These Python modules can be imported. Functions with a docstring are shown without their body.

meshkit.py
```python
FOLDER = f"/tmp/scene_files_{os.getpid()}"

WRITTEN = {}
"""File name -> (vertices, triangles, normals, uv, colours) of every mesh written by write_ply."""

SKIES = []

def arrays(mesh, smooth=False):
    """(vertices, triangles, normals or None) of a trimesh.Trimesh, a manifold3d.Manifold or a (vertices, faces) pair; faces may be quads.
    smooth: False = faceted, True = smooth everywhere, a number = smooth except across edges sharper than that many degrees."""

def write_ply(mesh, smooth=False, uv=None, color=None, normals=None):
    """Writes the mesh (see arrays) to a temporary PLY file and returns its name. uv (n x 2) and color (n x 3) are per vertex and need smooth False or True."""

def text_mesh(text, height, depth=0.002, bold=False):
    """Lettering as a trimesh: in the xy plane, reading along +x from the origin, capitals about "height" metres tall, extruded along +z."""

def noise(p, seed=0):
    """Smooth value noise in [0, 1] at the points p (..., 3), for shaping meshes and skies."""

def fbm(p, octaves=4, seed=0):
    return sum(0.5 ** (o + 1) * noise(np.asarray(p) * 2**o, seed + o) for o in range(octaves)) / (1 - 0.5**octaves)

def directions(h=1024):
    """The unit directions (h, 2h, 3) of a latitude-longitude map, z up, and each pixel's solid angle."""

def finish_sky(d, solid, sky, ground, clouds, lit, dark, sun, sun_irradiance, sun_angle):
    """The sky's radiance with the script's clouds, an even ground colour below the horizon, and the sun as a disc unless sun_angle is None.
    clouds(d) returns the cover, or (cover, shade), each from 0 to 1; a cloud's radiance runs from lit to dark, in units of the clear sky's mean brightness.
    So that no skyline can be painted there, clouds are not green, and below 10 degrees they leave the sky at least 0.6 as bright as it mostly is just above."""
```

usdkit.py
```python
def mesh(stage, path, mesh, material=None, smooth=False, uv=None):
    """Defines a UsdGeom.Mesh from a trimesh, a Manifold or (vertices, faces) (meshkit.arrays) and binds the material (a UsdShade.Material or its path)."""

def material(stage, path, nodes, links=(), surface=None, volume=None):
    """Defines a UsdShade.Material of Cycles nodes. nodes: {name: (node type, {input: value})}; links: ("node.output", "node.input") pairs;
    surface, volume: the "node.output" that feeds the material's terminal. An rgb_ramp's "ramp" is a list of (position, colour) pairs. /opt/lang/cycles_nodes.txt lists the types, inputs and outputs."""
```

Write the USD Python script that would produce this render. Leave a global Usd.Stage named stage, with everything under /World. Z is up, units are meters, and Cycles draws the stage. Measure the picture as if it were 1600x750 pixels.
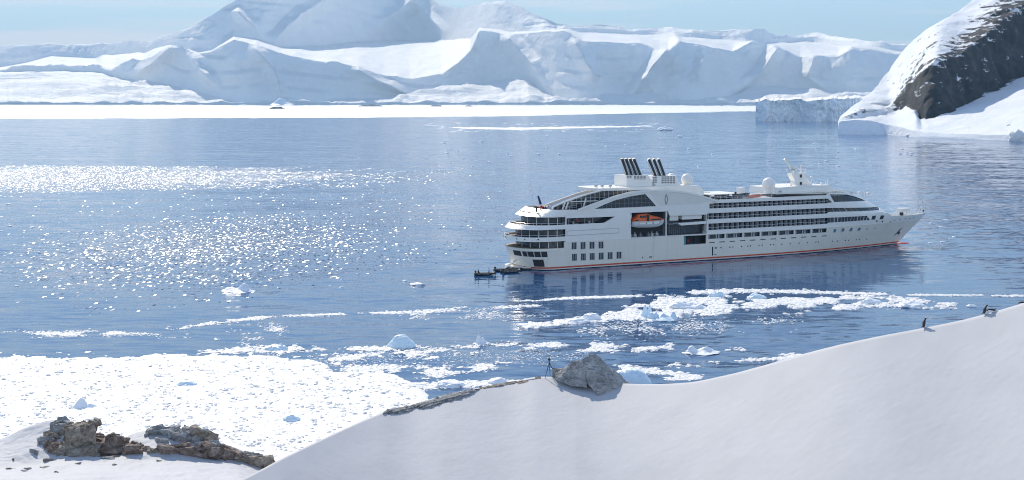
import math, random
import numpy as np, trimesh, manifold3d, shapely
import shapely.geometry as sg
from shapely import affinity
from scipy.spatial import cKDTree
from scipy.ndimage import gaussian_filter, gaussian_filter1d
sm = lambda a, w: gaussian_filter1d(a, w, mode='nearest')
import meshkit, usdkit
from meshkit import noise, fbm
from pxr import Usd, UsdGeom, UsdLux, UsdShade, Sdf, Gf, Vt

random.seed(7)
RNG = np.random.default_rng(7)
stage = Usd.Stage.CreateInMemory()
UsdGeom.SetStageUpAxis(stage, 'Z')
UsdGeom.Xform.Define(stage, '/World')
UsdGeom.Scope.Define(stage, '/World/Looks')

# ------------------------------------------------------------------ camera, sky, sun, exposure
CAM_H, FPX, HORIZON, CX = 46.0, 2200.0, 152.0, 800.0          # camera height; lens and horizon in pixels of a 1600 x 750 picture
EXPOSURE = 0.36
SUN_EL, SUN_AZ = math.radians(37), math.radians(-20)
SUN_I, SKY_I = 0.88, 0.15
cam = UsdGeom.Camera.Define(stage, '/World/camera')
cam.AddTranslateOp().Set((0, 0, CAM_H)); cam.AddRotateXOp().Set(90)
cam.CreateHorizontalApertureAttr(36.0); cam.CreateVerticalApertureAttr(36.0 * 750 / 1600)
cam.CreateFocalLengthAttr(36.0 * FPX / 1600)
cam.CreateVerticalApertureOffsetAttr(-36.0 * (375 - HORIZON) / 1600)
cam.CreateClippingRangeAttr(Gf.Vec2f(0.5, 120000)); cam.CreateExposureAttr(EXPOSURE)
sun = UsdLux.DistantLight.Define(stage, '/World/sun')
sun.CreateIntensityAttr(SUN_I); sun.CreateAngleAttr(0.53); sun.CreateColorAttr(Gf.Vec3f(1.0, 0.915, 0.77)); sun.CreateNormalizeAttr(True)
sdir = np.array([math.sin(SUN_AZ) * math.cos(SUN_EL), math.cos(SUN_AZ) * math.cos(SUN_EL), math.sin(SUN_EL)])
sun.AddRotateZOp().Set(-math.degrees(SUN_AZ)); sun.AddRotateXOp().Set(-(90 - math.degrees(SUN_EL)) + 180 - 0 if False else 0)
sun.ClearXformOpOrder()
m3 = Gf.Matrix4d(1); m3.SetRotate(Gf.Rotation(Gf.Vec3d(0, 0, 1), Gf.Vec3d(*sdir))); sun.AddTransformOp().Set(m3)
dome = UsdLux.DomeLight.Define(stage, '/World/sky')
usdkit.material(stage, '/World/Looks/sky_air', {
    'tc': ('geometry', {}),
    'sky': ('sky_texture', {'sky_type': 'single_scattering', 'sun_disc': False, 'sun_elevation': SUN_EL, 'sun_rotation': SUN_AZ, 'altitude': 20.0, 'air_density': 1.0, 'aerosol_density': 0.15, 'ozone_density': 3.0}),
    'dir': ('texture_coordinate', {}),
    'mp': ('mapping', {'scale': (1.6, 1.6, 26.0)}),
    'nz': ('noise_texture', {'scale': 2.2, 'detail': 4.0, 'roughness': 0.5}),
    'cr': ('map_range', {'from_min': 0.46, 'from_max': 0.60, 'to_min': 0.0, 'to_max': 0.85, 'clamp': True}),
    'sep': ('separate_xyz', {}),
    'low': ('map_range', {'from_min': 0.02, 'from_max': 0.2, 'to_min': 1.0, 'to_max': 0.35, 'clamp': True}),
    'veil': ('map_range', {'from_min': 0.0, 'from_max': 0.35, 'to_min': 0.88, 'to_max': 0.0, 'clamp': True}), 'vm': ('mix_color', {'b': (1.68, 2.42, 3.08), 'use_clamp': False}),
    'cm': ('math', {'math_type': 'multiply'}),
    'mx': ('mix_color', {'b': (4.9, 4.75, 4.7), 'use_clamp': False}),
    'bg': ('background_shader', {'strength': SKY_I})},
    [('dir.generated', 'mp.vector'), ('mp.vector', 'nz.vector'), ('nz.fac', 'cr.value'), ('dir.generated', 'sep.vector'), ('sep.z', 'low.value'),
     ('cr.result', 'cm.value1'), ('low.result', 'cm.value2'), ('cm.value', 'mx.fac'), ('sep.z', 'veil.value'), ('veil.result', 'vm.fac'), ('sky.color', 'vm.a'), ('vm.result', 'mx.a'), ('mx.result', 'bg.color')], surface='bg.background')
UsdShade.MaterialBindingAPI.Apply(dome.GetPrim()).Bind(UsdShade.Material.Get(stage, '/World/Looks/sky_air'))

# ------------------------------------------------------------------ helpers
USED = {}
def path_for(name, parent=None):
    base = (str(parent.GetPath()) if parent is not None else '/World') + '/' + name
    k = USED.get(base, -1) + 1; USED[base] = k
    return base if k == 0 else f'{base}_{k:03d}'
def tag(p, label=None, cat=None, group=None, kind=None):
    p = p.GetPrim() if hasattr(p, 'GetPrim') else p
    for k, v in (('label', label), ('category', cat), ('group', group), ('kind', kind)):
        if v: p.SetCustomDataByKey(k, v)
    return p
def thing(name, label, cat, loc=(0, 0, 0), rz=0.0, group=None, rot=None, scale=None):
    x = UsdGeom.Xform.Define(stage, path_for(name)); x.AddTranslateOp().Set(Gf.Vec3d(*map(float, loc)))
    if rot is not None: x.AddRotateXYZOp().Set(Gf.Vec3f(*map(float, rot)))
    else: x.AddRotateZOp().Set(float(math.degrees(rz)))
    if scale is not None: x.AddScaleOp().Set(Gf.Vec3f(*( [scale] * 3 if np.ndim(scale) == 0 else map(float, scale))))
    return tag(x, label, cat, group)
def obj(name, mesh, mat, parent=None, smooth=False, label=None, kind=None):
    m = usdkit.mesh(stage, path_for(name, parent), mesh, MAT[mat], smooth=smooth)
    return tag(m, label, kind=kind)
def copy_of(root, loc, rz=0.0, label=None, group=None, scale=None):
    was = root.GetCustomData()
    nm = root.GetName()
    if nm[-4:-3] == '_' and nm[-3:].isdigit(): nm = nm[:-4]
    r = thing(nm, label or was['label'], was['category'], loc, rz, group or was.get('group'), scale=scale)
    src = Usd.Stage
    r.GetReferences().AddInternalReference(root.GetPath()); r.SetInstanceable(True)
    return r
def primvar(prim, name, vals):
    UsdGeom.PrimvarsAPI(prim).CreatePrimvar(name, Sdf.ValueTypeNames.FloatArray, 'vertex').Set(Vt.FloatArray.FromNumpy(np.asarray(vals, np.float32)))
cat = trimesh.util.concatenate
def box(x0, x1, y0, y1, z0, z1):
    b = trimesh.creation.box((x1 - x0, y1 - y0, z1 - z0)); b.apply_translation(((x0 + x1) / 2, (y0 + y1) / 2, (z0 + z1) / 2)); return b
def tube(a, b, r, r2=None, n=10):
    a, b = np.asarray(a, float), np.asarray(b, float); L = np.linalg.norm(b - a); r2 = r if r2 is None else r2
    t = np.linspace(0, 2 * np.pi, n, endpoint=False); ring = np.stack([np.cos(t), np.sin(t)], 1)
    v = np.vstack([np.c_[ring * r, np.zeros(n)], np.c_[ring * r2, np.full(n, L)], [[0, 0, 0]], [[0, 0, L]]])
    i = np.arange(n); j = (i + 1) % n
    f = np.vstack([np.c_[i, j, n + j], np.c_[i, n + j, n + i], np.c_[j, i, np.full(n, 2 * n)], np.c_[n + i, n + j, np.full(n, 2 * n + 1)]])
    m = trimesh.Trimesh(v, f, process=False)
    m.apply_transform(trimesh.geometry.align_vectors([0, 0, 1], (b - a) / L)); m.apply_translation(a); return m
def path_tube(pts, r, n=6):
    return cat([tube(pts[i], pts[i + 1], r, n=n) for i in range(len(pts) - 1)])
def hull(pts):
    return trimesh.Trimesh(np.asarray(pts, float)).convex_hull if False else trimesh.convex.convex_hull(np.asarray(pts, float))
def bone_body(bones, edge=0.05, it=6):
    """bones: [(joint a, radius a, joint b, radius b)] -> one smooth continuous mesh"""
    M = None
    for a, ra, b, rb in bones:
        sa = manifold3d.Manifold.sphere(ra, 12).translate([float(q) for q in a]); sb = manifold3d.Manifold.sphere(rb, 12).translate([float(q) for q in b])
        h = manifold3d.Manifold.batch_hull([sa, sb]); M = h if M is None else M + h
    M = M.refine_to_length(edge); q = M.to_mesh()
    t = trimesh.Trimesh(q.vert_properties[:, :3], q.tri_verts, process=True)
    trimesh.smoothing.filter_taubin(t, iterations=it); return t
def ground(u, v, z=0.0):
    """the point at height z that stands at pixel (u, v) of the 1600 x 750 picture"""
    Y = (CAM_H - z) * FPX / (v - HORIZON); return np.array([(u - CX) / FPX * Y, Y, z])
def at(u, v, Y):
    return np.array([(u - CX) / FPX * Y, Y, CAM_H - (v - HORIZON) / FPX * Y])
def knots(us, k):
    k = np.asarray(k, float); return np.interp(us, k[:, 0], k[:, 1])
def grid_faces(nr, nc):
    r, c = np.meshgrid(np.arange(nr - 1), np.arange(nc - 1), indexing='ij'); i = (r * nc + c).ravel()
    return np.vstack([np.c_[i, i + 1, i + nc + 1], np.c_[i, i + nc + 1, i + nc]])
def fan(us, lines, subs):
    """terrain sheet: lines = [(Y(u), Z(u))] from near to far, subs rows between consecutive lines -> P (rows, cols, 3), band index of each row"""
    rows, band = [], []
    for k in range(len(lines) - 1):
        for t in np.linspace(0, 1, subs[k], endpoint=(k == len(lines) - 2)):
            rows.append((lines[k][0] * (1 - t) + lines[k + 1][0] * t, lines[k][1] * (1 - t) + lines[k + 1][1] * t)); band.append(k + t)
    Y = np.array([r[0] for r in rows]); Z = np.array([r[1] for r in rows]); X = (us[None] - CX) / FPX * Y
    return np.stack([X, Y, Z], -1), np.array(band)
def zv(v, Y): return CAM_H - (v - HORIZON) / FPX * Y
def ridged(p, octaves=5, seed=0):
    return sum(0.5 ** (o + 1) * (1 - np.abs(2 * noise(np.asarray(p) * 2 ** o, seed + o) - 1)) for o in range(octaves)) / (1 - 0.5 ** octaves)

# ------------------------------------------------------------------ materials
MAT = {}
def flat(name, color, rough=0.5, metal=0.0, var=0.06, scale=3.0, bump=0.0, bscale=20.0, spec=0.5, bdist=0.05):
    c = np.asarray(color, float)
    nodes = {'g': ('texture_coordinate', {}), 'n': ('noise_texture', {'scale': scale, 'detail': 5.0, 'roughness': 0.6}),
             'r': ('rgb_ramp', {'ramp': [(0.25, tuple(c * (1 - var * 2))), (0.5, tuple(c)), (0.75, tuple(np.minimum(c * (1 + var * 2), 0.95)))]}),
             'p': ('principled_bsdf', {'roughness': rough, 'metallic': metal, 'specular_ior_level': spec})}
    links = [('g.object', 'n.vector'), ('n.fac', 'r.fac'), ('r.color', 'p.base_color')]
    if bump:
        nodes['bn'] = ('noise_texture', {'scale': bscale, 'detail': 6.0, 'roughness': 0.65}); nodes['b'] = ('bump', {'strength': bump, 'distance': bdist})
        links += [('g.object', 'bn.vector'), ('bn.fac', 'b.height'), ('b.normal', 'p.normal')]
    MAT[name] = usdkit.material(stage, '/World/Looks/' + name, nodes, links, surface='p.BSDF')
flat('ship_white', (0.90, 0.85, 0.77), 0.35, var=0.02, scale=0.25)
MAT['hull_grey'] = usdkit.material(stage, '/World/Looks/hull_grey', {
    'g': ('texture_coordinate', {}), 'm': ('mapping', {'scale': (0.9, 0.9, 0.07)}), 'n': ('noise_texture', {'scale': 1.0, 'detail': 6.0, 'roughness': 0.65}), 'r': ('rgb_ramp', {'ramp': [(0.28, (0.74, 0.66, 0.54)), (0.42, (0.89, 0.81, 0.685)), (0.7, (0.90, 0.83, 0.71))]}),
    'sp': ('separate_xyz', {}), 'cx': ('combine_xyz', {}), 'bk': ('brick_texture', {'color1': (1, 1, 1), 'color2': (0.965, 0.965, 0.965), 'mortar': (0.88, 0.88, 0.88), 'scale': 1.0, 'brick_width': 7.0, 'row_height': 1.9, 'mortar_size': 0.02}), 'mm': ('mix_color', {'blend_type': 'multiply', 'fac': 1.0}),
    'w': ('noise_texture', {'scale': 0.35, 'detail': 2.0}), 'b': ('bump', {'strength': 0.25, 'distance': 0.08}), 'p': ('principled_bsdf', {'roughness': 0.36})},
    [('g.object', 'm.vector'), ('m.vector', 'n.vector'), ('n.fac', 'r.fac'), ('g.object', 'sp.vector'), ('sp.x', 'cx.x'), ('sp.z', 'cx.y'), ('cx.vector', 'bk.vector'), ('r.color', 'mm.a'), ('bk.color', 'mm.b'), ('mm.result', 'p.base_color'), ('g.object', 'w.vector'), ('w.fac', 'b.height'), ('b.normal', 'p.normal')], surface='p.BSDF')
flat('ship_cream', (0.80, 0.75, 0.67), 0.4, var=0.02, scale=0.4)
flat('hull_red', (0.62, 0.085, 0.03), 0.45, var=0.1, scale=0.6)
flat('hull_dark', (0.03, 0.022, 0.022), 0.5, var=0.2, scale=0.5)
flat('deck_teak', (0.36, 0.27, 0.18), 0.7, var=0.1, scale=2.0)
flat('deck_grey', (0.42, 0.43, 0.44), 0.7, var=0.08, scale=1.0)
flat('recess_grey', (0.20, 0.21, 0.23), 0.6, var=0.15, scale=0.8)
flat('dark_gear', (0.018, 0.018, 0.021), 0.6, var=0.2, scale=2.0)
flat('dark_glass', (0.012, 0.016, 0.022), 0.06, var=0.3, scale=0.5, spec=0.6)
flat('teal_glass', (0.06, 0.22, 0.28), 0.08, var=0.25, scale=2.0, spec=0.6)
flat('cyan_paint', (0.10, 0.45, 0.55), 0.4)
flat('curtain', (0.44, 0.44, 0.45), 0.6, var=0.15, scale=1.2)
flat('funnel_black', (0.02, 0.02, 0.022), 0.35, var=0.2, scale=1.0)
flat('chrome', (0.75, 0.75, 0.76), 0.3, metal=0.2)
flat('lifeboat_orange', (0.80, 0.13, 0.02), 0.4, var=0.08, scale=1.5)
flat('lifeboat_white', (0.72, 0.71, 0.68), 0.4, var=0.05, scale=1.5)
flat('rubber_black', (0.02, 0.02, 0.022), 0.45, var=0.2, scale=3.0)
flat('rubber_grey', (0.16, 0.16, 0.17), 0.5, var=0.2, scale=3.0)
flat('red_cloth', (0.55, 0.03, 0.03), 0.8, var=0.15, scale=6)
flat('navy_cloth', (0.015, 0.03, 0.12), 0.8, var=0.15, scale=6)
flat('blue_cloth', (0.03, 0.08, 0.40), 0.8, var=0.15, scale=6)
flat('black_cloth', (0.015, 0.015, 0.017), 0.85, var=0.2, scale=6)
flat('white_cloth', (0.75, 0.75, 0.75), 0.85, var=0.05, scale=6)
flat('skin', (0.48, 0.29, 0.21), 0.6, var=0.05, scale=9)
flat('penguin_black', (0.02, 0.021, 0.025), 0.55, var=0.25, scale=25)
flat('penguin_white', (0.80, 0.79, 0.76), 0.7, var=0.05, scale=25)
flat('penguin_beak', (0.55, 0.13, 0.04), 0.5)
flat('ice_blue', (0.70, 0.83, 0.90), 0.35, var=0.05, scale=0.7, bump=0.35, bscale=1.8, bdist=0.4)
flat('ice_white', (0.86, 0.88, 0.90), 0.5, var=0.03, scale=0.8, bump=0.4, bscale=2.5, bdist=0.25)
flat('brash_white', (0.82, 0.81, 0.785), 0.6, var=0.07, scale=0.6, bump=0.5, bscale=3.0, bdist=0.12)

def rockmat(name, a, b, c, scale):
    MAT[name] = usdkit.material(stage, '/World/Looks/' + name, {
        'g': ('texture_coordinate', {}), 'n': ('noise_texture', {'scale': scale, 'detail': 9.0, 'roughness': 0.72, 'distortion': 0.5}),
        'r': ('rgb_ramp', {'ramp': [(0.32, a), (0.48, b), (0.6, c), (0.74, tuple(np.array(c) * 1.35))]}),
        'dm': ('mapping', {'scale': (0.7, 0.7, 2.4), 'rotation': (0.55, 0.4, 0.3)}), 'st': ('noise_texture', {'scale': scale * 2.2, 'detail': 6.0, 'roughness': 0.7, 'distortion': 1.2}),
        'sr': ('map_range', {'from_min': 0.36, 'from_max': 0.46, 'to_min': 0.45, 'to_max': 1.0, 'clamp': True}), 'mm': ('mix_color', {'blend_type': 'multiply', 'fac': 1.0}),
        'li': ('noise_texture', {'scale': scale * 0.8, 'detail': 7.0, 'roughness': 0.75}), 'lr': ('map_range', {'from_min': 0.58, 'from_max': 0.68, 'to_min': 0.0, 'to_max': 0.45, 'clamp': True}), 'lm': ('mix_color', {'b': (0.42, 0.40, 0.36)}),
        'bn': ('noise_texture', {'scale': scale * 5, 'detail': 8.0, 'roughness': 0.72}), 'b': ('bump', {'strength': 0.9, 'distance': 0.14}), 'b2': ('bump', {'strength': 0.7, 'distance': 0.12}),
        'p': ('principled_bsdf', {'roughness': 0.85, 'specular_ior_level': 0.3})},
        [('g.object', 'n.vector'), ('n.fac', 'r.fac'), ('g.object', 'dm.vector'), ('dm.vector', 'st.vector'), ('st.fac', 'sr.value'), ('r.color', 'mm.a'), ('sr.result', 'mm.b'), ('g.object', 'li.vector'), ('li.fac', 'lr.value'), ('lr.result', 'lm.fac'), ('mm.result', 'lm.a'), ('lm.result', 'p.base_color'),
         ('g.object', 'bn.vector'), ('st.fac', 'b2.height'), ('b2.normal', 'b.normal'), ('bn.fac', 'b.height'), ('b.normal', 'p.normal')], surface='p.BSDF')
rockmat('rock_grey', (0.17, 0.168, 0.165), (0.33, 0.325, 0.315), (0.45, 0.44, 0.42), 0.9)
rockmat('rock_brown', (0.10, 0.075, 0.06), (0.26, 0.19, 0.15), (0.38, 0.30, 0.25), 1.1)
rockmat('rock_tan', (0.13, 0.105, 0.08), (0.31, 0.255, 0.20), (0.45, 0.38, 0.30), 1.0)

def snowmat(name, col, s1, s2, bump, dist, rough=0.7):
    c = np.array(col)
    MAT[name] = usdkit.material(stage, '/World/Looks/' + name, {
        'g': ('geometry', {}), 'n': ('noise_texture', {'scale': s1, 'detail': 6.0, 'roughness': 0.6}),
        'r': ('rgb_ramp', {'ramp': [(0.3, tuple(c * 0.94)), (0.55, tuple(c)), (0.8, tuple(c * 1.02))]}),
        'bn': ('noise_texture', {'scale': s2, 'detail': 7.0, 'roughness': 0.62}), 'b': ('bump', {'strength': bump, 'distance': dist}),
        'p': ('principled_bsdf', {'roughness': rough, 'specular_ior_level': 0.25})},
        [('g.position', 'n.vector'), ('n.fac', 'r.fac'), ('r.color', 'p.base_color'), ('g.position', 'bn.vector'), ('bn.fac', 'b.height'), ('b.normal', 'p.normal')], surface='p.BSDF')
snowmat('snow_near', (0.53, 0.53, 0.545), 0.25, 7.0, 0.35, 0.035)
MAT['snow_far'] = usdkit.material(stage, '/World/Looks/snow_far', {
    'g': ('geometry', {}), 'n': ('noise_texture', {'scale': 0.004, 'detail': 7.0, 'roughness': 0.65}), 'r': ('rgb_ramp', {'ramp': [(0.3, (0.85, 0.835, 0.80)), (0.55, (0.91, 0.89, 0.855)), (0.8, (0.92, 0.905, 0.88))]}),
    'cm': ('mapping', {'scale': (0.5, 2.2, 1.6), 'rotation': (0, 0, 0.25)}), 'cn': ('noise_texture', {'type': 'ridged_multifractal', 'scale': 0.006, 'detail': 5.0, 'roughness': 0.6, 'distortion': 0.6}), 'b0': ('bump', {'strength': 0.35, 'distance': 22.0}),
    'bn': ('noise_texture', {'scale': 0.02, 'detail': 8.0, 'roughness': 0.68}), 'b': ('bump', {'strength': 0.9, 'distance': 16.0}),
    'p': ('principled_bsdf', {'roughness': 0.7, 'specular_ior_level': 0.25})},
    [('g.position', 'n.vector'), ('n.fac', 'r.fac'), ('r.color', 'p.base_color'), ('g.position', 'cm.vector'), ('cm.vector', 'cn.vector'), ('cn.fac', 'b0.height'), ('g.position', 'bn.vector'), ('bn.fac', 'b.height'), ('b0.normal', 'b.normal'), ('b.normal', 'p.normal')], surface='p.BSDF')
snowmat('glacier_ice', (0.80, 0.86, 0.90), 0.05, 0.12, 0.8, 2.5)

# snow with rock showing where the mesh says so
MAT['snow_rock'] = usdkit.material(stage, '/World/Looks/snow_rock', {
    'g': ('geometry', {}), 'at': ('attribute', {'attribute': 'rock'}),
    'nm': ('mapping', {'scale': (0.6, 0.6, 1.7), 'rotation': (0.0, 0.55, 0.0)}), 'n': ('noise_texture', {'scale': 0.06, 'detail': 10.0, 'roughness': 0.74}), 'ns': ('map_range', {'from_min': 0.36, 'from_max': 0.64, 'to_min': -0.42, 'to_max': 0.42, 'clamp': False}),
    'ad': ('math', {'math_type': 'add'}), 'st': ('map_range', {'from_min': 0.47, 'from_max': 0.53, 'clamp': True}),
    'rn': ('noise_texture', {'scale': 0.06, 'detail': 9.0, 'roughness': 0.7}), 'rr': ('rgb_ramp', {'ramp': [(0.36, (0.010, 0.010, 0.013)), (0.48, (0.024, 0.0235, 0.026)), (0.58, (0.045, 0.041, 0.039)), (0.70, (0.13, 0.115, 0.10))]}),
    'sn': ('noise_texture', {'scale': 0.02, 'detail': 5.0}), 'sr': ('rgb_ramp', {'ramp': [(0.3, (0.80, 0.84, 0.88)), (0.6, (0.87, 0.885, 0.90))]}),
    'mx': ('mix_color', {}), 'bn': ('noise_texture', {'scale': 0.22, 'detail': 9.0, 'roughness': 0.7}), 'b': ('bump', {'strength': 0.9, 'distance': 2.2}),
    'p': ('principled_bsdf', {'roughness': 0.8, 'specular_ior_level': 0.25})},
    [('g.position', 'nm.vector'), ('nm.vector', 'n.vector'), ('n.fac', 'ns.value'), ('at.fac', 'ad.value1'), ('ns.result', 'ad.value2'), ('ad.value', 'st.value'), ('st.result', 'mx.fac'),
     ('g.position', 'rn.vector'), ('rn.fac', 'rr.fac'), ('g.position', 'sn.vector'), ('sn.fac', 'sr.fac'), ('sr.color', 'mx.a'), ('rr.color', 'mx.b'), ('mx.result', 'p.base_color'),
     ('g.position', 'bn.vector'), ('bn.fac', 'b.height'), ('b.normal', 'p.normal')], surface='p.BSDF')

# the sea: ripples as slopes of the normal; wind-ruffled patches carry steeper little facets that flash in the sun
def ell(i, cx, cy, rx, ry, inner):
    """nodes of a soft elliptical patch (1 inside, 0 outside), in metres of the sea"""
    n = {f'c{i}': ('vector_math', {'math_type': 'subtract', 'vector2': (cx, cy, 0)}), f's{i}': ('vector_math', {'math_type': 'multiply', 'vector2': (1 / rx, 1 / ry, 0)}),
         f'l{i}': ('vector_math', {'math_type': 'length'}), f'a{i}': ('math', {'math_type': 'add'}), f'm{i}': ('map_range', {'from_min': inner, 'from_max': 1.0, 'to_min': 1.0, 'to_max': 0.0, 'clamp': True})}
    l = [('wpos.vector', f'c{i}.vector1'), (f'c{i}.vector', f's{i}.vector1'), (f's{i}.vector', f'l{i}.vector1'), (f'l{i}.value', f'a{i}.value1'), ('wob.result', f'a{i}.value2'), (f'a{i}.value', f'm{i}.value')]
    return n, l
nodes = {'g': ('geometry', {}), 'wpos': ('vector_math', {'math_type': 'multiply', 'vector2': (1, 1, 0)}),
         'wn': ('noise_texture', {'scale': 0.02, 'detail': 5.0, 'roughness': 0.65}), 'wob': ('map_range', {'from_min': 0.2, 'from_max': 0.8, 'to_min': -0.35, 'to_max': 0.35, 'clamp': False})}
links = [('g.position', 'wpos.vector1'), ('wpos.vector', 'wn.vector'), ('wn.fac', 'wob.value')]
PATCHES = [(-330, 810, 300, 150, 0.6), (-92, 440, 66, 135, 0.12), (-80, 600, 170, 240, 0.0), (0, 900, 260, 400, 0.0)]
PW = [0.85, 0.78, 0.06, 0.025]
for i, pz in enumerate(PATCHES):
    n, l = ell(i, *pz); nodes.update(n); links += l
    nodes[f'w{i}'] = ('math', {'math_type': 'multiply', 'value2': PW[i]}); links.append((f'm{i}.result', f'w{i}.value1'))
n, l = ell(9, 72, 348, 105, 72, 0.35); nodes.update(n); links += l
nodes['lee'] = ('math', {'math_type': 'multiply_add', 'value2': -0.7, 'value3': 1.0}); nodes['leev'] = ('vector_math', {'math_type': 'scale'}); links.append(('m9.result', 'lee.value1'))
nodes.update({'x0': ('math', {'math_type': 'maximum'}), 'x1': ('math', {'math_type': 'maximum'}), 'x2': ('math', {'math_type': 'maximum'})})
links += [('w0.value', 'x0.value1'), ('w1.value', 'x0.value2'), ('x0.value', 'x1.value1'), ('w2.value', 'x1.value2'), ('x1.value', 'x2.value1'), ('w3.value', 'x2.value2')]
nodes.update({
    'mp1': ('mapping', {'scale': (0.28, 0.95, 1), 'rotation': (0, 0, 0.12)}), 'n1': ('noise_texture', {'scale': 0.55, 'detail': 4.0, 'roughness': 0.6}),
    'mp2': ('mapping', {'scale': (0.10, 0.32, 1), 'rotation': (0, 0, -0.2)}), 'n2': ('noise_texture', {'scale': 0.22, 'detail': 3.0, 'roughness': 0.5}),
    'q1': ('vector_math', {'math_type': 'subtract', 'vector2': (0.5, 0.5, 0.5)}), 'q2': ('vector_math', {'math_type': 'subtract', 'vector2': (0.5, 0.5, 0.5)}),
    'k1': ('vector_math', {'math_type': 'multiply', 'vector2': (0.15, 0.44, 0)}), 'k2': ('vector_math', {'math_type': 'multiply', 'vector2': (0.07, 0.18, 0)}),
    'mpv': ('mapping', {'scale': (2.2, 0.7, 1)}), 'vo': ('voronoi_texture', {'scale': 1.0, 'feature': 'f1'}), 'q3': ('vector_math', {'math_type': 'subtract', 'vector2': (0.5, 0.5, 0.5)}),
    'k3': ('vector_math', {'math_type': 'multiply', 'vector2': (0.75, 0.85, 0)}), 'k3m': ('vector_math', {'math_type': 'scale'}),
    'vsep': ('separate_xyz', {}), 'gate': ('math', {'math_type': 'less_than'}), 'calm': ('noise_texture', {'scale': 0.006, 'detail': 4.0, 'roughness': 0.55}), 'calmr': ('map_range', {'from_min': 0.35, 'from_max': 0.65, 'to_min': 0.55, 'to_max': 1.25, 'clamp': True}),
    'mpc': ('mapping', {'scale': (0.5, 1.6, 1)}), 'k1c': ('vector_math', {'math_type': 'scale'}),
    'sa1': ('vector_math', {'math_type': 'add'}), 'sa2': ('vector_math', {'math_type': 'add'}), 'up': ('vector_math', {'math_type': 'add', 'vector2': (0, 0, 1)}), 'nm': ('vector_math', {'math_type': 'normalize'}),
    'rg': ('map_range', {'from_min': 0.0, 'from_max': 1.0, 'to_min': 0.09, 'to_max': 0.27, 'clamp': True}),
    'p': ('principled_bsdf', {'base_color': (0.010, 0.056, 0.14), 'ior': 1.333, 'roughness': 0.1})})
links += [('wpos.vector', 'mp1.vector'), ('mp1.vector', 'n1.vector'), ('n1.color', 'q1.vector1'), ('q1.vector', 'k1.vector1'), ('wpos.vector', 'mp2.vector'), ('mp2.vector', 'n2.vector'), ('n2.color', 'q2.vector1'), ('q2.vector', 'k2.vector1'),
          ('wpos.vector', 'mpv.vector'), ('mpv.vector', 'vo.vector'), ('vo.color', 'q3.vector1'), ('q3.vector', 'k3.vector1'), ('k3.vector', 'k3m.vector1'), ('gate.value', 'k3m.scale'), ('vo.color', 'vsep.vector'), ('vsep.z', 'gate.value1'), ('x2.value', 'gate.value2'),
          ('wpos.vector', 'mpc.vector'), ('mpc.vector', 'calm.vector'), ('calm.fac', 'calmr.value'), ('k1.vector', 'k1c.vector1'), ('calmr.result', 'k1c.scale'),
          ('k1c.vector', 'sa1.vector1'), ('k2.vector', 'sa1.vector2'), ('sa1.vector', 'leev.vector1'), ('lee.value', 'leev.scale'), ('leev.vector', 'sa2.vector1'), ('k3m.vector', 'sa2.vector2'), ('sa2.vector', 'up.vector1'), ('up.vector', 'nm.vector1'), ('nm.vector', 'p.normal'),
          ('gate.value', 'rg.value'), ('rg.result', 'p.roughness')]
MAT['sea_water'] = usdkit.material(stage, '/World/Looks/sea_water', nodes, links, surface='p.BSDF')

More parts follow.
